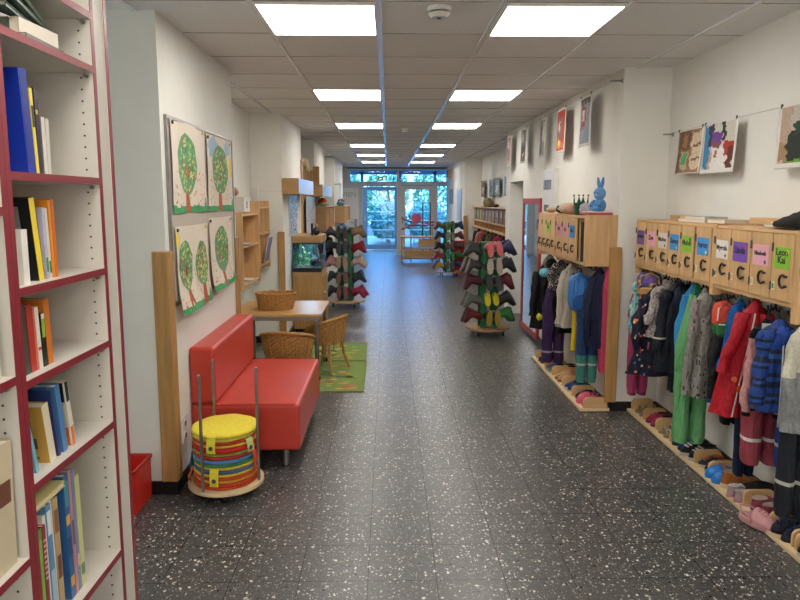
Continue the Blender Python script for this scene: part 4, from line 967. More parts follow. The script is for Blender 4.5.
# ================================================================ RIGHT, near: COAT CABINET
def door(t, x, y0, y1, z0, z1, note=None, txt=None, star=None, sticker=None, nm=0):
    d = box(x-.016, x, y0+.003, y1-.003, z0+.003, z1-.003, 'beech').build('door', t, bevel=.0015)
    yc = (y0+y1)/2; w = y1-y0
    h = MB(); zc = z0+.095; yh = y0+w*.32; r = .025
    pts = [(x-.017, yh+r*cos(a)*.95-.004, zc+r*1.15*sin(a)) for a in [radians(50+260*q/16) for q in range(17)]]
    pts = [(x-.026, yh-(p[1]-yh), p[2]) for p in pts]
    h.tube([(x-.016, pts[0][1], pts[0][2])]+pts+[(x-.016, pts[-1][1], pts[-1][2])], .0058, 'black', 8); h.build('handle', d)
    for za, zb_ in ((z1-.085, z1-.045), (z0+.045, z0+.085)): MB().cyl((x-.02, y1-.008, za), (x-.02, y1-.008, zb_), .0045, 'steel_dark', n=8).build('hinge', d)
    if note:
        nw = w*.72; zt = z1-.062; zb = z1-.162
        n = MB(); n.box(x-.0175, x-.0165, yc-nw/2, yc+nw/2, zb, zt, 'paper', note)
        if star:
            sy, sz = (yc-nw*.3, zb+.018) if star[1] == 'b' else (yc-nw*.3, zt-.02)
            n.prism([(x-.0178, sy+.013*(1 if q % 2 == 0 else .5)*cos(q*pi/5), sz+.013*(1 if q % 2 == 0 else .5)*sin(q*pi/5)) for q in range(10)], (-.0004, 0, 0), 'paper', star[0])
        no = n.build('name_note', d, bevel=0)
        lines = txt.split('\n')
        for q, ln in enumerate(lines): text(ln, min(.046, nw*1.9/max(4, len(ln))), (x-.0182, yc+.004, (zt+zb)/2+.008-(q-(len(lines)-1)/2)*.036), (pi/2, 0, -pi/2), 'ink', 'name_writing', no)
    if sticker:
        s = MB(); s.box(x-.0172, x-.016, y1-.037, y1-.011, z0+.045, z0+.085, 'paper', '#DCCFB0').box(x-.0176, x-.0172, y1-.031, y1-.017, z0+.053, z0+.077, 'paper', sticker); s.build('picture_sticker', d)
    return d
t = thing('coat_cabinet', 'beech wall cabinet with ten name-tagged doors above the near coats', 'cabinet', (0, 0, 0))
CF, CB, Z0, Z1 = 1.82, 2.108, 1.172, 1.512
b_ = MB()
b_.box(CF-.002, CB, 4.66, 4.69, 1.12, Z1, 'beech'); b_.box(CF-.012, CB, 3.528, 3.565, 1.125, Z1+.004, 'beech'); b_.box(CF-.012, CB, 2.79, 2.825, 1.1, Z1+.004, 'beech')
b_.box(CF-.004, CB, 3.565, 4.66, Z1-.014, Z1, 'beech_h'); b_.box(CF-.004, CB, 3.565, 4.66, Z0-.005, Z0+.015, 'beech_h'); b_.box(CF-.004, CB, 2.825, 3.528, Z1-.014, Z1, 'beech_h'); b_.box(CF-.004, CB, 2.825, 3.528, Z0-.005, Z0+.015, 'beech_h')
b_.box(CB-.01, CB, 2.825, 4.66, Z0+.015, Z1-.02, 'beech_h'); b_.build('cabinet_body', t)
dn = [('#6A5494', 'Jasmin', ('#A8407A', 'b'), '#B8A898'), ('#DBA0B4', 'Zoe', ('#E8D060', 'b'), '#C8B8A0'), ('#CFC9C4', 'Marlon', ('#6A2A6A', 'b'), '#B0A890'), ('#3F8CC8', 'Damo', ('#E8E070', 'b'), '#A83A34'), ('#83B83E', 'Mahdi', ('#222222', 't'), '#B85A4A')]
ys = [4.66, 4.484, 4.295, 4.117, 3.945, 3.768]
for q, (c1, s, st, sk) in enumerate(dn): door(t, CF, ys[q+1], ys[q], Z0+.015, Z1-.014, c1, s, st, sk)
door(t, CF, 3.565, 3.752, Z0+.015, Z1-.014, '#3F90D0', 'Aaron', ('#E8E070', 'b'), '#B0B0A8')
ys = [3.528, 3.358, 3.17, 2.99, 2.825]
for q, (c1, s, st, sk) in enumerate([('#D8D3CE', 'Myrola', ('#8A2A3A', 'b'), '#3A3A3A'), ('#6F4FA8', 'Linda', ('#C83A6A', 't'), '#C89A50'), ('#DFA6B4', 'Elisabeth', ('#2F62A8', 'b'), '#D0B870'), ('#86BC3C', 'Leon\nKai', ('#E8E050', 't'), '#3F8A40')]): door(t, CF, ys[q+1], ys[q], Z0+.015, Z1-.014, c1, s, st, sk)
box(1.99, 2.105, 2.83, 4.65, 1.13, Z0-.006, 'beech_h').build('hook_rail', t)
hook_row(t, None, 1.13, -1, [(2.0, 4.57-q*.183) for q in range(6)]+[(2.0, 3.42-q*.17) for q in range(4)])
# things on the cabinet
def topbox(name, label, cat, x0, x1, y0, y1, z0, z1, m, col=None, extra=None):
    t = thing(name, label, cat, (0, 0, 0)); box(x0, x1, y0, y1, z0, z1, m, col).build('box_base', t, bevel=.002)
    if extra: extra(t)
    return t
topbox('wooden_strip', 'long beech strip lying at the far end of the cabinet top', 'wooden strip', 2.04, 2.1, 4.2, 4.65, Z1, Z1+.03, 'beech_h', None, lambda t: MB().cyl((2.035, 4.5, Z1+.017), (2.0401, 4.5, Z1+.017), .005, 'screw').build('screw_hole', t))
topbox('wooden_strip', 'long beech strip lying at the near end of the cabinet top', 'wooden strip', 2.04, 2.1, 3.08, 3.62, Z1+.004, Z1+.04, 'beech_h', None, lambda t: MB().cyl((2.035, 3.2, Z1+.02), (2.0401, 3.2, Z1+.02), .005, 'screw').build('screw_hole', t))
for q, (y, h, c, l) in enumerate(((4.05, .018, '#C9C4BC', 'lower white booklet lying on the cabinet top behind the notes'), (4.0, .018, '#5E7FA8', 'blue and white booklet on the lower white booklet'))):
    flat_book(1.98, y, Z1+.0+q*.018, .14, .36-.1*q, h, c, l)
flat_book(1.97, 3.72, Z1+.004, .14, .2, .022, '#BCA98C', 'tan booklet lying on the cabinet top above the note with four letters')
for q in range(2): flat_book(1.97, 3.1-q*.03, Z1+.004+q*.014, .15, .26-.06*q, .014, ['#A89A86', '#C6C8CC'][q], ['tan game box lying beside the black garment', 'thin grey white booklet on the tan game box'][q])
m = MB(); rg = []
for i in range(14):
    v = i/13; y = 3.12-v*.5; r = .016+.05*min(1, v*1.3)
    rg.append([(1.9+.07*(.4+.6*min(1, v*2))*cos(2*pi*q/18)*(1+.1*sin(3*q+i)), y, Z1+.006+r*(1+sin(2*pi*q/18))*(1+.08*sin(2*q+i*1.3))) for q in range(18)])
m.loft(rg, 'black_soft'); m.build('black_hat', label='black soft garment lying on the near end of the cabinet top', cat='garment')

# ---- coats of the near rack (far to near)
X = 1.9; p = radians
trousers('raspberry pink rain trousers hanging at the far end of near rack', X-.04, 4.66, 1.1, .22, .075, .06, '#A03A62', p(-10), cuff='#8A2E50', seed=1)
aqua = speck('#8FC0C4', ['#4F8F9A', '#A8D0A0', '#5A9AC8', '#C8DCC8', '#3F8A8A'], .55, 3)
jacket('aqua and green batik patterned jacket at the far end', 'jacket', X-.02, 4.62, 1.12, .6, .085, .06, aqua, p(-15), sleeves=1, quilt=8, sl=.85, mat='shell')
backpack('backpack with orange and violet animal print above the aqua jacket', X-.04, 4.52, .95, 1.15, .085, .06, '#8A7088', '#B88A50', '#C8B87A', p(-20), colf=speck('#6A5A78', ['#D8A030', '#7A4AC0', '#3A2A38', '#C89A80', '#3F5A90'], .6, 8))
fl = speck('#A49A98', ['#C9C2BE', '#8A807E', '#BDB4B2'], .55, 4)
jacket('grey speckled fleece jacket tilted on its hook', 'jacket', X+.03, 4.36, 1.1, .7, .085, .065, fl, p(-25), lean=-.05, sl=.75)
dots = speck('#12162A', ['#D8823A', '#C84A5A', '#D8D0C0', '#5A8AC0'], .05, 6)
jacket('navy coat with small coloured confetti dots', 'coat', X-.02, 4.44, 1.06, .42, .11, .07, dots, p(-15), mat='shell', flare=1.35, lean=-.03, sl=.7)
jacket('navy jacket with grey reflective sleeve stripe', 'jacket', X, 4.14, 1.13, .52, .1, .075, '#10131F', p(-18), mat='shell', hood='#1A1F38', band='#B8B8AC', lean=-.03, sl=.78)
jacket('dark grey softshell coat behind the navy striped-sleeve jacket', 'coat', X+.08, 4.2, 1.1, .36, .08, .05, '#2A2B2E', p(-10), sleeves=0)
jacket('bright cyan blue anorak behind the green overalls', 'anorak', X+.02, 3.97, 1.13, .45, .085, .06, '#2A86C0', p(-10), mat='shell', hood='#3A96CE')
trousers('tall green rain overalls hanging nearly to the shoes', X-.03, 3.84, 1.08, .16, .098, .075, '#62A068', p(-14), mat='shell', crotch=.55, straps='#2F7A3A', name='overalls', cat='overalls', seed=4)
printg = speck('#8F8B86', ['#77736F', '#9A9691', '#3E3C3A', '#9E9A95', '#8A8681'], .35, 12)
jacket('grey printed hoodie with dark animal pattern', 'hoodie', X-.04, 3.7, 1.14, .5, .08, .065, printg, p(-20), name='hoodie', sl=.98, lean=.0, puff=.9, hood='#807C78')
t = backpack('small orange red and green backpack between hoodie and blue fleece', X-.03, 3.5, .88, 1.1, .06, .05, '#D24A34', '#2C6E40', '#E8DCD0', p(-15), colf=lambda v, u: '#1F6B3C' if v < .38 else '#CE4A36')
jacket('royal blue fleece hanging beside the orange backpack', 'fleece', X, 3.4, 1.12, .72, .055, .06, '#1F5A9E', p(-5), sleeves=0, flare=1.5, zipc='#5A8AC0', lean=-.02)
jacket('black puffer jacket with blue hem below the blue fleece', 'jacket', X-.01, 3.5, .98, .52, .075, .065, lambda v, u: '#2F5FA8' if v > .94 else '#15161A', p(-12), mat='shell', quilt=6)
jacket('black hooded jacket behind the blue fleece', 'jacket', X+.06, 3.36, 1.13, .55, .065, .07, '#0E0F12', p(-5), hood='#121316', mat='shell', seed=3)
trousers('black trousers hanging under the black puffer jacket', X+.03, 3.48, .95, .4, .06, .045, '#141416', p(-8), seed=6, mat='cloth')
redp = speck('#A81526', ['#A81526', '#B81A2A', '#9A1020'], .5, 3)
t = jacket('red rain jacket with sun and flower pictures', 'jacket', X-.02, 3.22, 1.14, .54, .085, .065, redp, p(-20), mat='shell', zipc='#D8C8C8', lean=-.09, sl=.62, flare=1.0)
m = MB()
for (x, z, r, c) in ((.0, -.33, .022, '#E0A030'), (-.03, -.45, .02, '#C85A30'), (.0, -.5, .022, '#A8C050'), (.045, -.44, .014, '#D8B090'), (-.06, -.4, .014, '#D8703A')): m.cyl((x-.03, -.074, z), (x-.03, -.079, z), r, 'cloth', n=9, col=c)
m.build('picture_print', t)
t = jacket('pale pink long sleeved softshell jacket with dark collar', 'jacket', X-.05, 3.06, 1.08, .62, .07, .06, lambda v, u: '#1A1A1E' if v < .1 or v > .96 else '#C48E8E', p(-18), sl=1.0, cuff='#16161A', lean=-.02)
box(-.035, .035, -.05, -.046, -.075, -.02, 'paper', '#C8C8C4').build('white_label', t, label='white sewn-in label')
st = stripes(['#1E3E86', '#1E3E86', '#16243E', '#2A4E98', '#16243E'], 22)
jacket('royal blue rain jacket with dark stripes at right edge', 'jacket', X-.07, 2.93, 1.1, .66, .09, .07, st, p(-15), mat='shell', hood='#22469A', lean=.0, sl=.9, zipc='#C8CCD0')
trousers('dusty red rain trousers with white reflective bands', X-.02, 3.1, 1.0, .33, .095, .065, '#943F4C', p(-12), band='#C8C4BC', seed=2)
trousers('navy blue long trousers hanging behind dusty red ones', X+.04, 3.34, 1.0, .16, .055, .045, '#141C34', p(-6), mat='cloth', seed=8)
trousers('royal blue rain trousers right of the dusty red ones', X+.03, 2.96, .95, .36, .055, .05, '#1F3F8E', p(-6), band='#B8BCC0', seed=9)
trousers('dark slate rain trousers at the right frame edge', X-.04, 2.8, 1.05, .2, .07, .055, '#1C2029', p(-6), band='#B0ACA4', seed=11)
jacket('white and grey jacket cut by the right frame edge', 'jacket', X-.06, 2.77, 1.1, .62, .07, .06, lambda v, u: '#C8C4B4' if v < .4 else '#8A8C8E', p(-5), hood='#D0CCB8')

# ---- shoe boards
def arch(t, x0, x1, y, h, z=.028):
    pts = [(x0, y, z), (x1, y, z)]; r = .035
    pts += [(x1-r+r*cos(a), y, z+h-r+r*sin(a)) for a in [radians(90*q/6) for q in range(7)]]
    pts += [(x0+r-r*cos(a), y, z+h-r+r*sin(a)) for a in [radians(90-90*q/6) for q in range(7)]]
    MB().prism(pts, (0, .016, 0), 'ply_x').build('divider', t, bevel=.003)
t = thing('shoe_board', 'long plywood floor board with rounded dividers under the near coats', 'shoe board', (0, 0, 0))
box(1.872, 2.095, 1.6, 4.87, .004, .028, 'ply').build('base_board', t, bevel=.004)
ND = [4.84, 4.6, 4.38, 4.15, 3.8, 3.62, 3.24, 3.0, 2.82, 2.79]
for y in ND: arch(t, 1.9, 2.07, y, .085)
t = thing('shoe_board', 'plywood floor board with rounded dividers under the far coats', 'shoe board', (0, 0, 0))
box(1.5, 1.735, 4.86, 6.6, .004, .028, 'ply').build('base_board', t, bevel=.004)
for y in (6.5, 6.12, 5.85, 5.5, 5.2, 4.87): arch(t, 1.53, 1.72, y, .085)

# ---- shoes
def shoe(label, X, Y, rz, col, sole, L=.18, z=.028, kind='sneaker', lining='#2A2A2A', lace=None, tip=0, group='children shoes on the shoe boards', name='shoe', cat='shoe'):
    t = thing(name, label, cat, (X, Y, z), group=group, rot=(tip, 0, rz)); kx = L/.18; n = 24
    S_ = MB(); S_.loft([egg(L, -.09*kx, .09*kx, .034*kx, 0, n), egg(L, -.092*kx, .094*kx, .036*kx, .008, n), egg(L, -.09*kx, .092*kx, .035*kx, .02*kx, n)], 'rubber', sole); S_.build('sole', t)
    m = MB()
    if kind == 'clog':
        for ch in list(t.children): bpy.data.objects.remove(ch)
        m = MB(); m.loft([egg(.17, -.082*kx, .09*kx, .036*kx, .0, n), egg(.17, -.086*kx, .096*kx, .041*kx, .014, n), egg(.17, -.084*kx, .093*kx, .04*kx, .026*kx, n), egg(.17, -.08*kx, .088*kx, .037*kx, .036*kx, n), egg(.17, -.076*kx, .084*kx, .032*kx, .033*kx, n), egg(.17, -.07*kx, .07*kx, .028*kx, .016*kx, n)], 'rubber', col); m.build('clog_base', t)
        m = MB(); rg = []
        for j in range(10):
            v = j/9; xx = (-.005+.088*v)*kx; ww = .039*kx*sqrt(max(.02, 1-(v*.97)**4)); hh = (.03+.036*(1-v**2.2))*kx
            rg.append([(xx, ww*cos(pi*q/11), .016*kx+hh*sin(pi*q/11)**.8) for q in range(12)])
        m.loft(rg, 'rubber', col, cap=(False, True)); m.build('toe_cap', t, solid=.004)
        m = MB(); m.tube([(.0, .04*kx, .04*kx), (-.05*kx, .038*kx, .058*kx), (-.084*kx, 0, .062*kx), (-.05*kx, -.038*kx, .058*kx), (.0, -.04*kx, .04*kx)], .005, 'rubber', 6, col); m.build('heel_strap', t)
        m = MB()
        for a_ in (.02, .036, .05):
            for b2 in (-.016, 0, .016): m.sphere((a_*kx, b2*kx, (.018+.03+.036*(1-((a_+.005)/.088)**2.2))*kx-.006*abs(b2)/.016), .0035, 'rubber', '#6A3A3E', 6, 4)
        m.build('vent_holes', t, kind='stuff'); return t
    if kind == 'sandal':
        for (x0, h) in ((.045, .05), (.0, .06), (-.06, .062)):
            m.tube([(x0*kx, -.036*kx, .01), (x0*kx, -.028*kx, h*.8*kx), (x0*kx, 0, h*kx), (x0*kx, .028*kx, h*.8*kx), (x0*kx, .036*kx, .01)], .009*kx, 'cloth', 8, col)
        m.build('straps', t)
        return t
    Lf = [(.018, -.088, .09, .033), (.034, -.087, .086, .033), (.046, -.085, .07, .031), (.056, -.083, .045, .029), (.066, -.082, .02, .027), (.076, -.084, .004, .026)]
    if kind == 'boot': Lf += [(.1, -.085, .002, .029), (.13, -.087, .006, .033)]
    Z = Lf[-1][0]
    R_ = [egg(L, a*kx, f*kx, w*kx, zz*kx, n) for zz, a, f, w in Lf]
    a, f, w = Lf[-1][1:]
    m.loft(R_, 'shell', col, cap=(True, False)); m.build('upper', t)
    q = MB(); q.loft([egg(L, a*kx, f*kx, w*kx, Z*kx, n), egg(L, (a+.008)*kx, (f-.008)*kx, (w-.007)*kx, (Z-.001)*kx, n), egg(L, (a+.01)*kx, (f-.004)*kx, (w-.008)*kx, .03*kx, n)], 'cloth', lining, cap=(False, True)); q.build('lining', t)
    if lace:
        l = MB()
        for j in range(3):
            x0 = (.052-.018*j)*kx; zz = (.052+.009*j)*kx
            l.box(x0-.006, x0+.006, -.019*kx, .019*kx, zz-.002, zz+.004, 'cloth', lace)
        l.build('strap', t)
    return t
def pair(desc, X, Y, rz, col, sole, gap=.078, where='', **kw):
    ux, uy = -sin(rz), cos(rz)
    for s, nm in ((1, 'farther'), (-1, 'nearer')):
        cat = kw.get('cat', 'shoe')
        shoe('%s, %s one of the pair' % (desc, nm), X+ux*s*gap/2, Y+uy*s*gap/2+0, rz+s*.05, col, sole, **kw)
D = p(180)
pair('beige strappy sandal in the farthest near-board slot', 1.985, 4.72, D, '#A8977A', '#8A7860', kind='sandal', L=.17)
pair('raspberry shoe in the second slot of near board', 1.98, 4.5, D, '#A02A4A', '#5A2A3A', L=.17, lace='#C04A6A')
pair('beige sandal in the third slot of near board', 1.985, 4.28, D, '#B0A088', '#8E8068', kind='sandal', L=.18)
pair('navy blue slipper left of the black trainers', 1.98, 4.06, D, '#22305E', '#1A1A20', L=.17, lining='#3A3A48')
pair('black trainer with white sole under the green overalls', 1.975, 3.9, D+.15, '#17181C', '#B8B8B4', L=.2, lace='#C8C8C8', gap=.082)
pair('navy shoe with brown orange lining under a divider', 1.98, 3.71, D, '#1C2C44', '#C0B090', L=.16, lining='#B8642A', lace='#B8642A', gap=.072)
pair('bright blue rubber clog by the tan boot', 1.95, 3.56, D, '#1F78C8', '#1F78C8', L=.16, kind='clog', gap=.07, name='clog', cat='clog')
shoe('tan brown suede boot lying across the near shoe board', 2.0, 3.455, -.1, '#9A5E2C', '#C9B48E', L=.22, z=.028, kind='sneaker', lining='#B8A080')
pair('black ankle shoe beneath the navy trousers', 2.03, 3.58, D-.4, '#131419', '#26262A', L=.19, gap=.08, z=.1) if False else None
shoe('black slipper behind the tan boot below the navy trousers', 2.02, 3.345, D-.5, '#131419', '#26262A', L=.2)
pair('grey and pink trainer in front of the divider', 1.94, 3.32, .1, '#A8949A', '#B0788A', L=.15, lining='#C8C0C0', lace='#D8D0D4', gap=.07)
pair('dusty rose trainer with white sole near right', 1.985, 3.13, .15, '#94485A', '#C9BEB4', L=.19, lining='#C8B0A8', lace='#A85A6A', gap=.084)
shoe('large pale pink rubber clog half off the board', 1.868, 3.06, radians(-62), '#C08A8E', '#B47E84', L=.2, z=.012, kind='clog', name='clog', cat='clog')
m = MB()
pair('dark navy shoe between the two nearest dividers', 1.97, 2.92, D, '#161B2E', '#14161E', L=.17, lace='#1F2A48')
pair('black and white striped shoe at the right frame edge', 1.97, 2.7, D, '#1A1A1E', '#C8C4BC', L=.19, lace='#D8D8D8')
# far board
pair('dark patterned shoe in the farthest slot under purple trousers', 1.61, 6.33, D, '#23242E', '#5A5040', L=.17)
pair('blue and beige slipper behind the tan fleece boot', 1.6, 6.0, D, '#5A7A9A', '#A8987A', L=.16)
pair('tan fleece lined boot on the far shoe board', 1.62, 5.67, D, '#B48A60', '#8A6844', L=.19, kind='boot', lining='#15120F')
pair('dark blue shoe with star print on far board', 1.61, 5.36, D, '#1F3A70', '#C8C8C0', L=.17)
pair('black and grey trainer beside the pink slippers', 1.62, 5.1+.0, D, '#2A2B33', '#4A4A50', L=.15, gap=.07)
pair('coral pink rubber clog at the near end of far board', 1.62, 4.98, D+.2, '#CE5A74', '#C85070', L=.19, kind='clog', gap=.085, name='clog', cat='clog')

# ================================================================ RIGHT, far: second coat cabinet
t = thing('coat_cabinet', 'beech wall cabinet with a plain end panel carrying the soft toys', 'cabinet', (0, 0, 0))
c0, c1, z0, z1 = 1.5, 1.748, 1.15, 1.528
m = MB(); m.box(c0, c1, 4.893, 4.915, z0-.005, z1+.008, 'beech'); m.box(c0-.008, c1, 5.68, 5.72, z0-.03, z1+.004, 'beech'); m.box(c0, c1, 6.36, 6.385, z0-.03, z1, 'beech')
for a in ((4.915, 5.68), (5.72, 6.36)): m.box(c0, c1, *a, z1-.018, z1, 'beech_h'); m.box(c0, c1, *a, z0, z0+.018, 'beech_h')
m.box(c1-.01, c1, 4.915, 6.36, z0+.018, z1-.018, 'beech_h'); m.box(c0+.01, c1-.01, 5.065, 5.08, z0+.018, z1-.018, 'beech'); m.build('cabinet_body', t)
ys = [5.68, 5.48, 5.28, 5.08]
for q, a in enumerate((('#D08AA0', 'Mia', None, None), ('#D894A8', 'Ida', None, None), ('#3F86C0', 'Noa', None, None))): door(t, c0, ys[q+1], ys[q], z0+.018, z1-.018, *a)
ys = [6.36, 6.2, 6.04, 5.88, 5.72]
for q, a in enumerate(((None,)*4, (None,)*4, ('#7CC030', 'Tim', None, None), (None,)*4)): door(t, c0, ys[q+1], ys[q], z0+.018, z1-.018, *a)
box(c0+.02, c1-.015, 4.92, 5.06, z0+.02, z1-.05, 'black_soft').build('slot_dark', t, label='black block for the dark inside of the open slot')  # shaded inside of the open slot, put in as a black block
hook_row(t, None, z0, -1, [(1.63, 4.99+q*.18) for q in range(8)])
struct('trim_12', box(RX-.012, RX-.001, 4.9, 6.55, .0751, 1.1, 'white_lam'))
# toys
t = thing('plush_rabbit', 'light blue sitting plush rabbit with upright ears on the cabinet', 'plush toy', (1.63, 4.97, z1+.035), rotz=radians(-60))
m = MB(); m.sphere((0, 0, .045), (.052, .045, .055), 'cloth', '#5F93C8').sphere((-.0, -.045, .02), (.045, .035, .02), 'cloth', '#5F93C8'); m.build('body', t)
MB().sphere((0, -.005, .135), (.05, .044, .05), 'cloth', '#6A9CD0').build('head', t)
for sx in (-1, 1):
    MB().loft([[((.012+.014*v)*sx+(.006+.012*sin(pi*min(1, v*.9+.1)))*cos(2*pi*q/12), .006*sin(2*pi*q/12), .175+.085*v) for q in range(12)] for v in [j/7 for j in range(8)]], 'cloth', '#5F93C8').build('ear', t)
    MB().tube([(sx*.03, -.02, .08), (sx*.045, -.045, .055), (sx*.03, -.06, .04)], [.016, .014, .014], 'cloth', 8, '#5A8EC4').build('arm', t)
MB().sphere((-.018, -.047, .142), .005, 'black').sphere((.018, -.047, .142), .005, 'black').build('eyes', t)
MB().sphere((0, -.048, .12), (.016, .012, .012), 'cloth', '#8AB2DC').build('muzzle', t)
t = thing('cloth_crown', 'dark green felt crown basket with pointed tips on the cabinet', 'crown', (1.6, 5.36, z1))
n = 40; top_ = lambda q: .1+.055*max(0, cos(q/n*2*pi*4))**4
m = MB(); rg = [[((.046+.012*v)*cos(2*pi*q/n), (.046+.012*v)*sin(2*pi*q/n), v*(top_(q))) for q in range(n)] for v in [j/8 for j in range(9)]]
m.loft(rg, 'cloth', '#2F5B48', cap=(True, False)); m.build('crown_wall', t, solid=.006)
for q in range(4):
    a = q*pi/2; MB().sphere((.06*cos(a), .06*sin(a), .16), .008, 'cloth', '#355F4C').build('tip_ball', t)
blobby('plush_toy', 'cream fluffy plush sheep lying left of the green crown', 'plush toy', (1.6, 5.72, z1+.05), (.075, .17, .05), 'cloth', '#C4AF98', wob=.2)
blobby('plush_toy', 'pink and cream plush doll between sheep and crown', 'plush toy', (1.56, 5.5, z1+.045), (.045, .06, .045), 'cloth', '#C89888', wob=.2)
blobby('knitted_cap', 'small navy knitted cap at the far end of the toys', 'cap', (1.62, 6.02, z1+.04), (.05, .08, .04), 'cloth', '#2A2E48')
blobby('plush_toy', 'small white and lilac plush in front of the rabbit', 'plush toy', (1.57, 5.13, z1+.05), (.045, .06, .05), 'cloth', '#B9B4BE', wob=.18)
blobby('plush_toy', 'small cream plush at the far cabinet end', 'plush toy', (1.57, 6.2, z1+.03), (.05, .06, .03), 'cloth', '#B8A48C')
t = thing('book', 'red and pink picture book under the blue rabbit', 'book', (1.62, 5.02, z1+.0081)); box(-.09, .09, -.12, .14, .0, .018, 'gloss', '#B8405A').build('cover', t)
t = thing('book', 'thin white book on the pink book under the rabbit', 'book', (1.62, 4.98, z1+.0263)); box(-.09, .08, -.09, .12, 0, .008, 'gloss', '#D8D0C8').build('cover', t)

# ---- coats of the far rack
X = 1.61
jacket('grey light cloth bag jacket at the far rack far end', 'jacket', X+.02, 6.46, 1.1, .72, .08, .06, '#7E7A74', p(-5), sleeves=0)
blobby('sun_cap', 'light blue cap hanging on the far coat rack', 'cap', (X-.09, 6.2, .95), (.05, .06, .045), 'cloth', '#6FB4C8')
blobby('knitted_cap', 'dark knitted cap above the light blue cap', 'cap', (X-.03, 6.18, 1.04), (.05, .05, .05), 'cloth', '#22222A')
lp = speck('#8A8480', ['#1A1A1C', '#C4BEB8', '#2A2828'], .75, 9)
jacket('black and white leopard patterned scarf jacket on far rack', 'jacket', X-.0, 5.93, 1.1, .82, .09, .06, lp, p(-15), sl=.9)
jacket('black coat at the far end of the far rack', 'coat', X-.04, 6.45, 1.0, .36, .1, .07, '#0F1013', p(-10), mat='shell')
jacket('black coat above the purple trousers on far rack', 'coat', X+.03, 5.93, .98, .42, .08, .06, '#111216', p(-5))
blobby('yellow_mitten', 'small yellow mitten sticking out below the black coat', 'mitten', (1.53, 6.4, .48), (.03, .05, .04), 'cloth', '#C8C43A')
trousers('dark purple rain trousers with pale reflective band', X-.04, 6.0, .98, .12, .105, .07, '#38204E', p(-8), band='#9A94A0', crotch=.62, seed=3)
jacket('white cream puffer jacket left of the blue backpack', 'jacket', X-.02, 5.55, 1.1, .55, .075, .07, '#BFB8AC', p(-20), mat='shell', quilt=7, sl=.95, lean=-.03)
backpack('light blue backpack with navy front pocket on far rack', X-.06, 5.14, .74, 1.07, .088, .07, '#3A78C0', '#254F90', '#1A2E58', p(-2), strap='#1F2F50')
jacket('yellow cloth jacket below the blue backpack', 'jacket', X-.05, 5.2, .95, .42, .045, .05, '#C8AE2A', p(-10), sleeves=0, flare=1.2)
trousers('pale pink dungarees with raspberry cuffs', X-.01, 5.17, .95, .34, .06, .05, lambda v, u: '#B8405C' if v > .9 else '#BC8C90', p(-10), name='dungarees', cat='dungarees', seed=3)
trousers('teal and navy rain trousers on the far rack', X-.01, 5.06, .95, .19, .085, .055, lambda v, u: '#3E7F78' if v > .68 else '#1F3A66', p(-10), seed=5, band='#A8B0AC')
jacket('dark navy quilted winter coat beside the oak post', 'coat', X+.045, 4.98, 1.12, .5, .085, .07, '#121A38', p(-12), mat='shell', quilt=9, hood='#141C3C', sl=.85)
jacket('coral pink towel-like jacket hanging beside the oak post', 'jacket', X+.09, 4.93, 1.14, .3, .05, .05, '#C04468', p(-8), sleeves=0, flare=.8, hood='#CE5070')

# ================================================================ MIRROR, panel, photos
t = thing('wall_mirror', 'tall mirror with red frame on the right wall', 'mirror', (0, 0, 0))
f = MB(); y0, y1 = 7.32, 8.26
for a in ((y0, y0+.07, .03, 1.67), (y1-.07, y1, .03, 1.67), (y0+.07, y1-.07, .03, .1), (y0+.07, y1-.07, 1.6, 1.67)): f.box(RX-.03, RX-.001, *a, 'mirror_red')
f.build('frame', t, bevel=.003); box(RX-.02, RX-.012, y0+.07, y1-.07, .1, 1.6, 'mirror').build('mirror_glass', t)
t = thing('electrical_panel', 'grey white metal electrical panel with vent slot on right wall', 'panel', (0, 0, 0))
box(RX-.06, RX-.001, 6.64, 7.1, 1.5, 1.97, 'white_paint').build('panel_door', t, bevel=.003)
m = MB(); m.box(RX-.0615, RX-.0602, 6.72, 7.04, 1.76, 1.86, 'gap')
for q in range(4): m.box(RX-.064, RX-.0616, 6.74+q*.08, 6.775+q*.08, 1.77, 1.85, 'steel')
m.build('vent_slot', t); box(RX-.0615, RX-.0602, 6.8, 7.0, 1.53, 1.6, 'gap').build('lower_window', t)

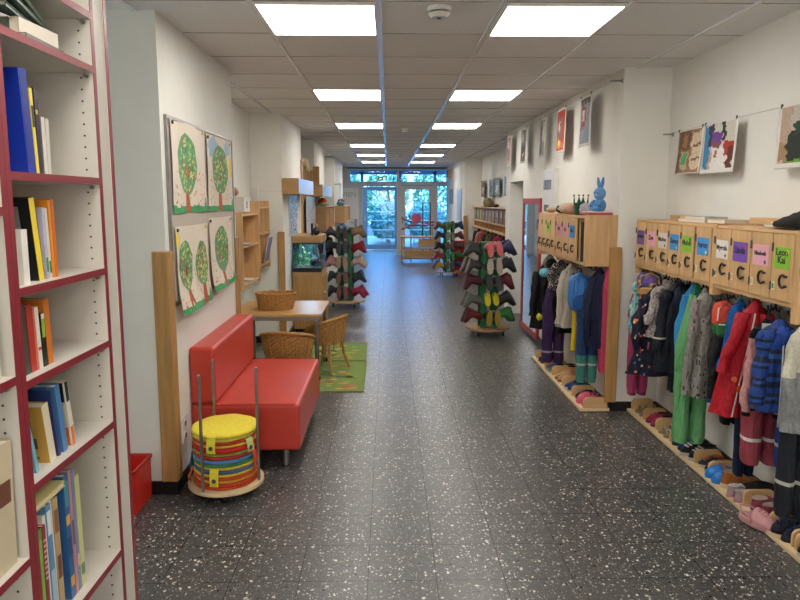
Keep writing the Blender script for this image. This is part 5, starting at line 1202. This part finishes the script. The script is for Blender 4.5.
def wire(x, y0, y1, z, label, wallx, sag=.0, ends=(1, 1)):
    t = thing('photo_wire', label, 'wire', (0, 0, 0), group='steel photo wires on the walls')
    m = MB(); m.tube([(x, y0+(y1-y0)*q/10, z-sag*sin(pi*q/10)) for q in range(11)], .0011, 'steel_dark', 6); m.build('cable', t)
    for e_, y in zip(ends, (y0, y1)):
        if e_: MB().cyl((wallx, y, z), (wallx-math.copysign(.005, wallx), y, z), .016, 'steel', n=16).cyl((wallx, y, z), (x-math.copysign(.02, wallx), y, z), .006, 'steel', n=10).build('wire_holder', t)
    return t
def photo(x, y0, y1, ztop, zbot, colf, label, nx=14, nz=18, bend=.0, mrg=.05, grp='printed photos on the wires', clip=True, bottom_white=.0):
    t = thing('hanging_photo', label, 'photo', (0, 0, 0), group=grp)
    m = MB(); Wd = y1-y0; Hh = ztop-zbot; sgn = -1 if x > 0 else 1
    def P(u, v): return (x+bend*(sin(pi*u)*.6+.8*(1-v)**2)*sgn, y1-u*Wd, zbot+v*Hh)   # u=0 left in view
    fs, cs = [], []
    for i in range(nx):
        for j in range(nz):
            u, v = (i+.5)/nx, (j+.5)/nz
            if u < mrg or u > 1-mrg or v > 1-mrg*.7 or v < mrg*.7+bottom_white: c = '#DAD6D0'
            else: c = colf(u, v)
            q = i*(nz+1)+j; fs.append((q, q+nz+1, q+nz+2, q+1)); cs.append(c)
    m.add([P(i/nx, j/nz) for i in range(nx+1) for j in range(nz+1)], fs, 'paper', cs, True)
    m.build('print', t, solid=.0012)
    if clip:
        for u in (.04, .96):
            px, py, pz = P(u, 1); MB().box(px-.004, px+.004, py-.004, py+.004, pz-.01, pz+.012, 'steel_dark').build('clip', t)
    return t
def reg(bg, rects, seed=1, v_=.12):
    R = random.Random(seed); v_ = v_*.35
    def f(u, v):
        c = bg; u += .025*sin(v*17+seed)+.015*sin(v*41); v += .02*sin(u*19+seed*2)+.012*sin(u*47)
        for (a, b2, c0, d, cc) in rects:
            if a <= u <= b2 and c0 <= v <= d: c = cc
        h = c.lstrip('#'); kk = R.uniform(1-v_, 1+v_); return tuple(min(1, int(h[i:i+2], 16)/255*kk) for i in (0, 2, 4))
    return f
wire(2.055, 4.83, 1.6, 2.13, 'thin steel wire carrying photos on the near right wall', 2.11)
photo(2.048, 4.23, 4.6, 2.125, 1.825, reg('#8A6A4C', [(.1, .6, .55, .95, '#6A4A34'), (.3, .5, .6, .9, '#9A7048'), (.65, .95, .1, .9, '#C8B498'), (.7, .95, .3, .34, '#5A4030'), (.7, .95, .6, .64, '#5A4030'), (.25, .55, .1, .5, '#B8A890'), (.3, .52, .22, .48, '#4FA060'), (.05, .2, 0, .5, '#5A4A3E')], 3, .2), 'photo of a wooden shelf room with green chair, farthest on near wire', bend=.025, nx=36, nz=36)
photo(2.048, 3.82, 4.225, 2.13, 1.815, reg('#C4C0B4', [(0, .28, .1, .95, '#2F7FB0'), (.2, .4, .55, .95, '#2A2040'), (.3, .62, .5, .8, '#6A3A90'), (.35, .6, .4, .6, '#7A4A44'), (.35, .8, 0, .5, '#DCD8D4'), (.7, 1, .3, .6, '#A8342A'), (.8, .95, .1, .5, '#5A2A24'), (.64, .72, .6, 1, '#2A2A24'), (.25, .35, .0, .4, '#B89A80'), (.42, .5, .3, .45, '#A85A4A')], 5, .12), 'photo of a person in white with a purple hat', bend=.02, nx=40, nz=36, bottom_white=.06)
photo(2.048, 2.93, 3.42, 2.13, 1.81, reg('#B8B0A8', [(0, .35, .1, .4, '#A08060'), (0, .25, .4, 1, '#B09A88'), (.2, .8, .08, .6, '#1F2A22'), (.3, .6, .5, .7, '#26402A'), (.42, .7, .6, .9, '#4F8A48'), (.15, .6, .06, .12, '#6A9A3A'), (.55, .75, .7, .85, '#7FB070')], 8, .12), 'photo of a person in dark clothes with green wig, cut by frame edge', bend=.012, nx=40, nz=36, bottom_white=.04)
wire(1.68, 4.93, 9.58, 2.53, 'long thin steel wire carrying five photos on the middle right wall', RX)
P5 = [(5.4, 5.7, reg('#8A8A92', [(.2, .6, .35, .8, '#8A3A34'), (0, 1, .85, 1, '#4A4440'), (.3, .5, .5, .7, '#C8C0B8'), (.5, .9, .1, .4, '#7A8898')], 2, .2), 'photo with red framed doorway, nearest on the middle wire'),
      (6.16, 6.47, reg('#A83A2A', [(.2, .7, .3, .8, '#7A5A54'), (.3, .5, .5, .7, '#C8C4C0'), (.1, .9, .1, .25, '#C86A4A'), (.3, .6, .15, .3, '#D8C040')], 3, .2), 'photo with orange red border, second on the middle wire'),
      (6.95, 7.2, reg('#8A8480', [(.3, .6, .1, .8, '#3A3A38'), (.6, .9, .4, .9, '#C0B8B0')], 4, .2), 'grey toned photo, third on the middle wire'),
      (7.9, 8.2, reg('#5A5450', [(.1, .8, .2, .5, '#2A2A2C'), (.2, .6, .6, .9, '#B0A898'), (.4, .7, .2, .3, '#D0B040')], 5, .2), 'dark photo with yellow spot, fourth on the middle wire'),
      (8.87, 9.18, reg('#A89488', [(.2, .8, .2, .6, '#8A6A5A'), (.3, .6, .6, .9, '#D0C8C0')], 6, .2), 'pale photo, farthest on the middle wire')]
for y0, y1, f, l in P5: photo(1.67, y0, y1, 2.52, 2.1, f, l, bend=.012, mrg=.04)
# far alcove: shelf, photos, coats
wire(2.1, 9.7, 14.8, 2.07, 'thin steel wire in the far right alcove', 2.16)
for (y0, y1, c1, c2, l) in ((14.1, 14.6, '#6A6058', '#B8B0A8', 'narrow dark photo, farthest in the far alcove'), (12.9, 13.5, '#8A96A8', '#5A6A70', 'blue grey photo, second farthest in the far alcove'), (12.2, 12.8, '#7A8A8A', '#C8CCC8', 'grey green photo, third farthest in the far alcove'), (11.3, 11.75, '#5F7FB0', '#8A9AC0', 'blue photo nearest in the far alcove')):
    photo(2.1, y0, y1, 2.06, 1.72, reg(c1, [(.2, .7, .2, .6, c2)], 3, .2), l, 8, 8, grp='photos in the far alcove')
t = thing('wall_shelf', 'beech cubby shelf with two rows above the far alcove coats', 'shelf', (0, 0, 0)); a, b_ = 1.95, 2.158
m = MB(); m.box(a, b_, 10.4, 15.0-.02, 1.49, 1.51, 'beech_h').box(a, b_, 10.4, 14.98, 1.05, 1.07, 'beech_h').box(a, b_, 10.4, 14.98, 1.2, 1.22, 'beech_h'); m.box(b_-.01, b_, 10.4, 14.98, 1.07, 1.49, 'oak_h'); m.build('shelf_body', t)
for q in range(12): MB().box(a+.05, b_-.01, 10.4+q*.414, 10.42+q*.414, 1.07, 1.2, 'beech').box(a+.05, b_-.01, 10.4+q*.414, 10.42+q*.414, 1.22, 1.49, 'beech').build('divider', t)
hook_row(t, None, 1.05, -1, [(2.05, 10.6+q*.41) for q in range(10)])
R = random.Random(3)
for q in range(11):
    c = ['#4A4450', '#5A5A68', '#6A5A50', '#4A4A70', '#5A4A48', '#7A8A50', '#7A6A80', '#5A5058', '#8A9A5A', '#6A8A4A', '#5A5048'][q]
    t = thing('file_box', '%s file standing in cubby %s of the far alcove shelf' % (['dark plum', 'slate', 'brown', 'indigo', 'dark brown', 'olive', 'mauve', 'grey', 'lime', 'green', 'taupe'][q], ['nearest', 'second', 'third', 'fourth', 'fifth', 'sixth', 'seventh', 'eighth', 'ninth', 'tenth', 'farthest'][q]), 'file', (0, 0, 1.22), group='files in the far alcove shelf')
    MB().box(1.99, 2.13, 10.45+q*.414, 10.62+q*.414, 0, .24, 'gloss', c).build('file_body', t); MB().box(1.9895, 1.99, 10.48+q*.414, 10.58+q*.414, .12, .2, 'paper', '#C8C0B8').build('file_label', t)
t = thing('straw_hat', 'khaki rounded sun hat on top of the far alcove shelf', 'hat', (2.05, 13.3, 1.51)); MB().sphere((0, 0, .08), (.1, .2, .11), 'cloth', '#8F8260').build('crown', t); MB().cyl((0, 0, 0), (0, 0, .012), .13, 'cloth', n=24, col='#8F8260').build('brim', t)
blobby('brown_cap', 'small brown cap on the far alcove shelf beside the hat', 'cap', (2.05, 12.3, 1.545), (.06, .12, .035), 'cloth', '#6A4434')
blobby('pale_scarf', 'pale peach scarf hanging from the far alcove wire', 'scarf', (2.09, 11.1, 1.75), (.03, .12, .22), 'cloth', '#D0B0A0')
far = [(10.8, '#A8A0B0', 'lilac'), (11.25, '#26242E', 'black'), (11.7, '#B02A4A', 'raspberry red'), (12.15, '#5A2E38', 'wine'), (12.6, '#6A5A24', 'mustard brown'), (13.05, '#2A2A40', 'navy'), (13.5, '#B0502A', 'rust orange'), (13.95, '#C08A80', 'salmon'), (14.4, '#3A2A34', 'plum')]
for y, c, nm in far: jacket('%s jacket on the far alcove coat hooks' % nm, 'jacket', 2.03, y, 1.02, rnd(.45, .6), .1, .1, c, p(-20), mat='shell', group='coats in the far alcove')
# notices on the end of the right wall
t = thing('framed_notice', 'narrow framed photo strip on the far right wall near the entrance', 'picture', (0, 0, 0)); box(RX+.0, RX+.019, 17.6, 18.5, 1.55, 1.95, 'paper', '#8A9098').build('notice_sheet', t); box(RX-.002, RX, 17.6, 18.5, 1.53, 1.55, 'steel').build('notice_rail', t)
t = thing('glass_notice', 'tall pale blue glazed notice panel on the far right wall', 'picture', (0, 0, 0)); box(RX+.004, RX+.019, 15.6, 16.5, 1.15, 1.9, 'gloss', '#A8B4C4').build('notice_sheet', t); box(RX+.0, RX+.019, 15.55, 15.6, 1.13, 1.92, 'steel').build('notice_frame', t)
t = thing('wall_speaker', 'small brown wooden loudspeaker box high on the right end wall', 'speaker', (0, 0, 0)); box(RX-.08, RX+.019, 18.0, 18.3, 2.25, 2.5, 'beech').build('speaker_case', t); box(RX-.085, RX-.0805, 18.03, 18.27, 2.28, 2.47, 'black_soft').build('speaker_grille', t)

# ================================================================ bench with arrow sign, red bin near the entrance
t = thing('wooden_bench', 'low wooden shelf bench standing before the right entrance door', 'bench', (0, 0, 0))
m = MB(); m.box(.34, .38, 16.9, 17.3, 0, .66, 'oak').box(1.34, 1.38, 16.9, 17.3, 0, .66, 'oak'); m.build('side_panel', t)
box(.32, 1.4, 16.88, 17.32, .66, .7, 'oakx').build('bench_top', t)
for z in (.36, .1): box(.38, 1.34, 16.92, 17.28, z, z+.03, 'oakx').build('shelf', t)
m = box(.8, 1.33, 16.89, 16.92, .42, .64, 'oakx').build('drawer', t)
m = box(.42, 1.33, 16.89, 16.92, .14, .33, 'oakx').build('drawer', t)
t = thing('barrier_rail', 'red and steel double rail with forked ends behind the bench', 'rail', (0, 0, 0))
for sgn in (1, -1):
    m = MB(); m.tube([(.36, 17.45, 1.02+sgn*.16), (.6, 17.45, 1.02+sgn*.05), (1.25, 17.45, 1.02+sgn*.045)], .022, 'red_edge', 8); m.build('rail_bar', t)
for x in (.62, 1.2): MB().cyl((x, 17.45, 0), (x, 17.45, 1.04), .018, 'steel', n=10).build('post', t)
t = thing('glass_stand', 'dark slim metal stand behind the bench at the entrance door', 'stand', (0, 0, 0))
for x in (.98, 1.2): MB().box(x, x+.04, 18.6, 18.64, 0, 1.55, 'steel_dark').build('post', t)
MB().box(.98, 1.24, 18.6, 18.64, 1.551, 1.58, 'steel_dark').build('crossbar', t)
t = thing('red_bin', 'tall red plastic bin behind the farthest boot rack', 'bin', (1.6, 14.75, 0)); m = MB(); m.loft([[(a*s, b2*s, z) for a, b2 in ((-.13, -.15), (.13, -.15), (.13, .15), (-.13, .15))] for z, s in ((0, .85), (.7, 1))], 'red_box', sm=False); m.build('bin_body', t, bevel=.01); box(-.14, .14, -.16, .16, .701, .73, 'red_box').build('lid', t, bevel=.005)
t = thing('storage_bag', 'dark blue bag hanging at the farthest left cabinet', 'bag', (-1.03, 14.75, .86)); bagmesh(MB(), 0, 0, 0, .24, .11, .12, 'shell', '#3F5A90').build('bag_body', t); MB().tube([(-.05, 0, .22), (0, 0, .28), (.05, 0, .22)], .008, 'black', 6).build('strap', t)
jacket('pink jacket hanging beside the dark blue bag on the far left', 'jacket', -1.02, 15.1, 1.08, .66, .1, .08, '#C87A90', p(10))
jacket('black jacket hanging beside the rack next to the aquarium', 'jacket', -1.06, 10.95, 1.08, .6, .1, .08, '#15161A', p(10))
photo(-1.05, 14.2, 14.55, 2.0, 1.6, reg('#8FA0B8', [(.2, .7, .3, .8, '#C8CCD4')], 3, .2), 'blue grey photo hanging on the far left wall', 8, 8, clip=True)
wire(-1.06, 12.4, 14.62, 2.0, 'thin steel wire with one photo on the far left', -1.2, ends=(0, 1))

# ================================================================ OUTSIDE
struct('floor_outside', box(-12, 12, 22.3, 45, -.12, -.02, 'gap'))
t = thing('garden_fence', 'pale horizontal rail fence outside the entrance', 'fence', (0, 24.8, 0))
for z in (.15, .5, .85, 1.2, 1.55): MB().box(-5, 5, -.02, .02, z, z+.03, 'white_paint').build('rail', t)
for x in range(-5, 6): MB().box(x-.02, x+.02, .021, .05, -.02, 1.65, 'steel').build('post', t)
def tree(x, y, r, h, col, label, seed, n=1500, name='tree', cat='tree', trunk=True):
    R = random.Random(seed); t = thing(name, label, cat, (x, y, -.02)); m = MB()
    for _ in range(n):
        a = R.uniform(0, 6.28); tt = R.uniform(-1, 1); rr = R.uniform(.5, 1)**.5
        c = Vector((r*rr*sqrt(1-tt*tt*.8)*cos(a), r*.6*rr*sqrt(1-tt*tt*.8)*sin(a), h*.55+tt*h*.45)); s = R.uniform(.05, .13)
        u = Vector((R.uniform(-1, 1), R.uniform(-1, 1), R.uniform(-1, 1))).normalized()*s; w = u.orthogonal().normalized()*s*.6
        m.face([c-u, c-w, c+u, c+w], 'leaf', R.choice(col))
    m.build('foliage', t)
    if trunk: MB().tube([(0, 0, 0), (.05, 0, h*.4), (0, 0, h*.7)], [.1, .08, .05], 'leaf', 8, '#4A3E34').build('trunk', t)
gr = ['#7AB48A', '#90C898', '#A8D8A8', '#86BC9A', '#BCE0B4']
for i, (x, y, r, h) in enumerate([(-4.0, 27.4, .95, 3.4), (-2.0, 28, .95, 3.0), (0, 27.6, .95, 3.2), (2.0, 28, .95, 3.5), (4.0, 27.4, .95, 3.0)]):
    tree(x, y, r, h, gr, 'green tree outside the entrance, %s from the left' % ['first', 'second', 'third', 'fourth', 'fifth'][i], 20+i)
for i, x in enumerate((-3, -1.5, 0, 1.5, 3)):
    tree(x, 25.9, .74, 1.5, ['#88C4B4', '#9AD0C8', '#A8D8D0', '#86B8A8'], 'dark clipped hedge behind the fence, %s from the left' % ['first', 'second', 'third', 'fourth', 'fifth'][i], 40+i, 1300, 'hedge_bush', 'hedge', False)
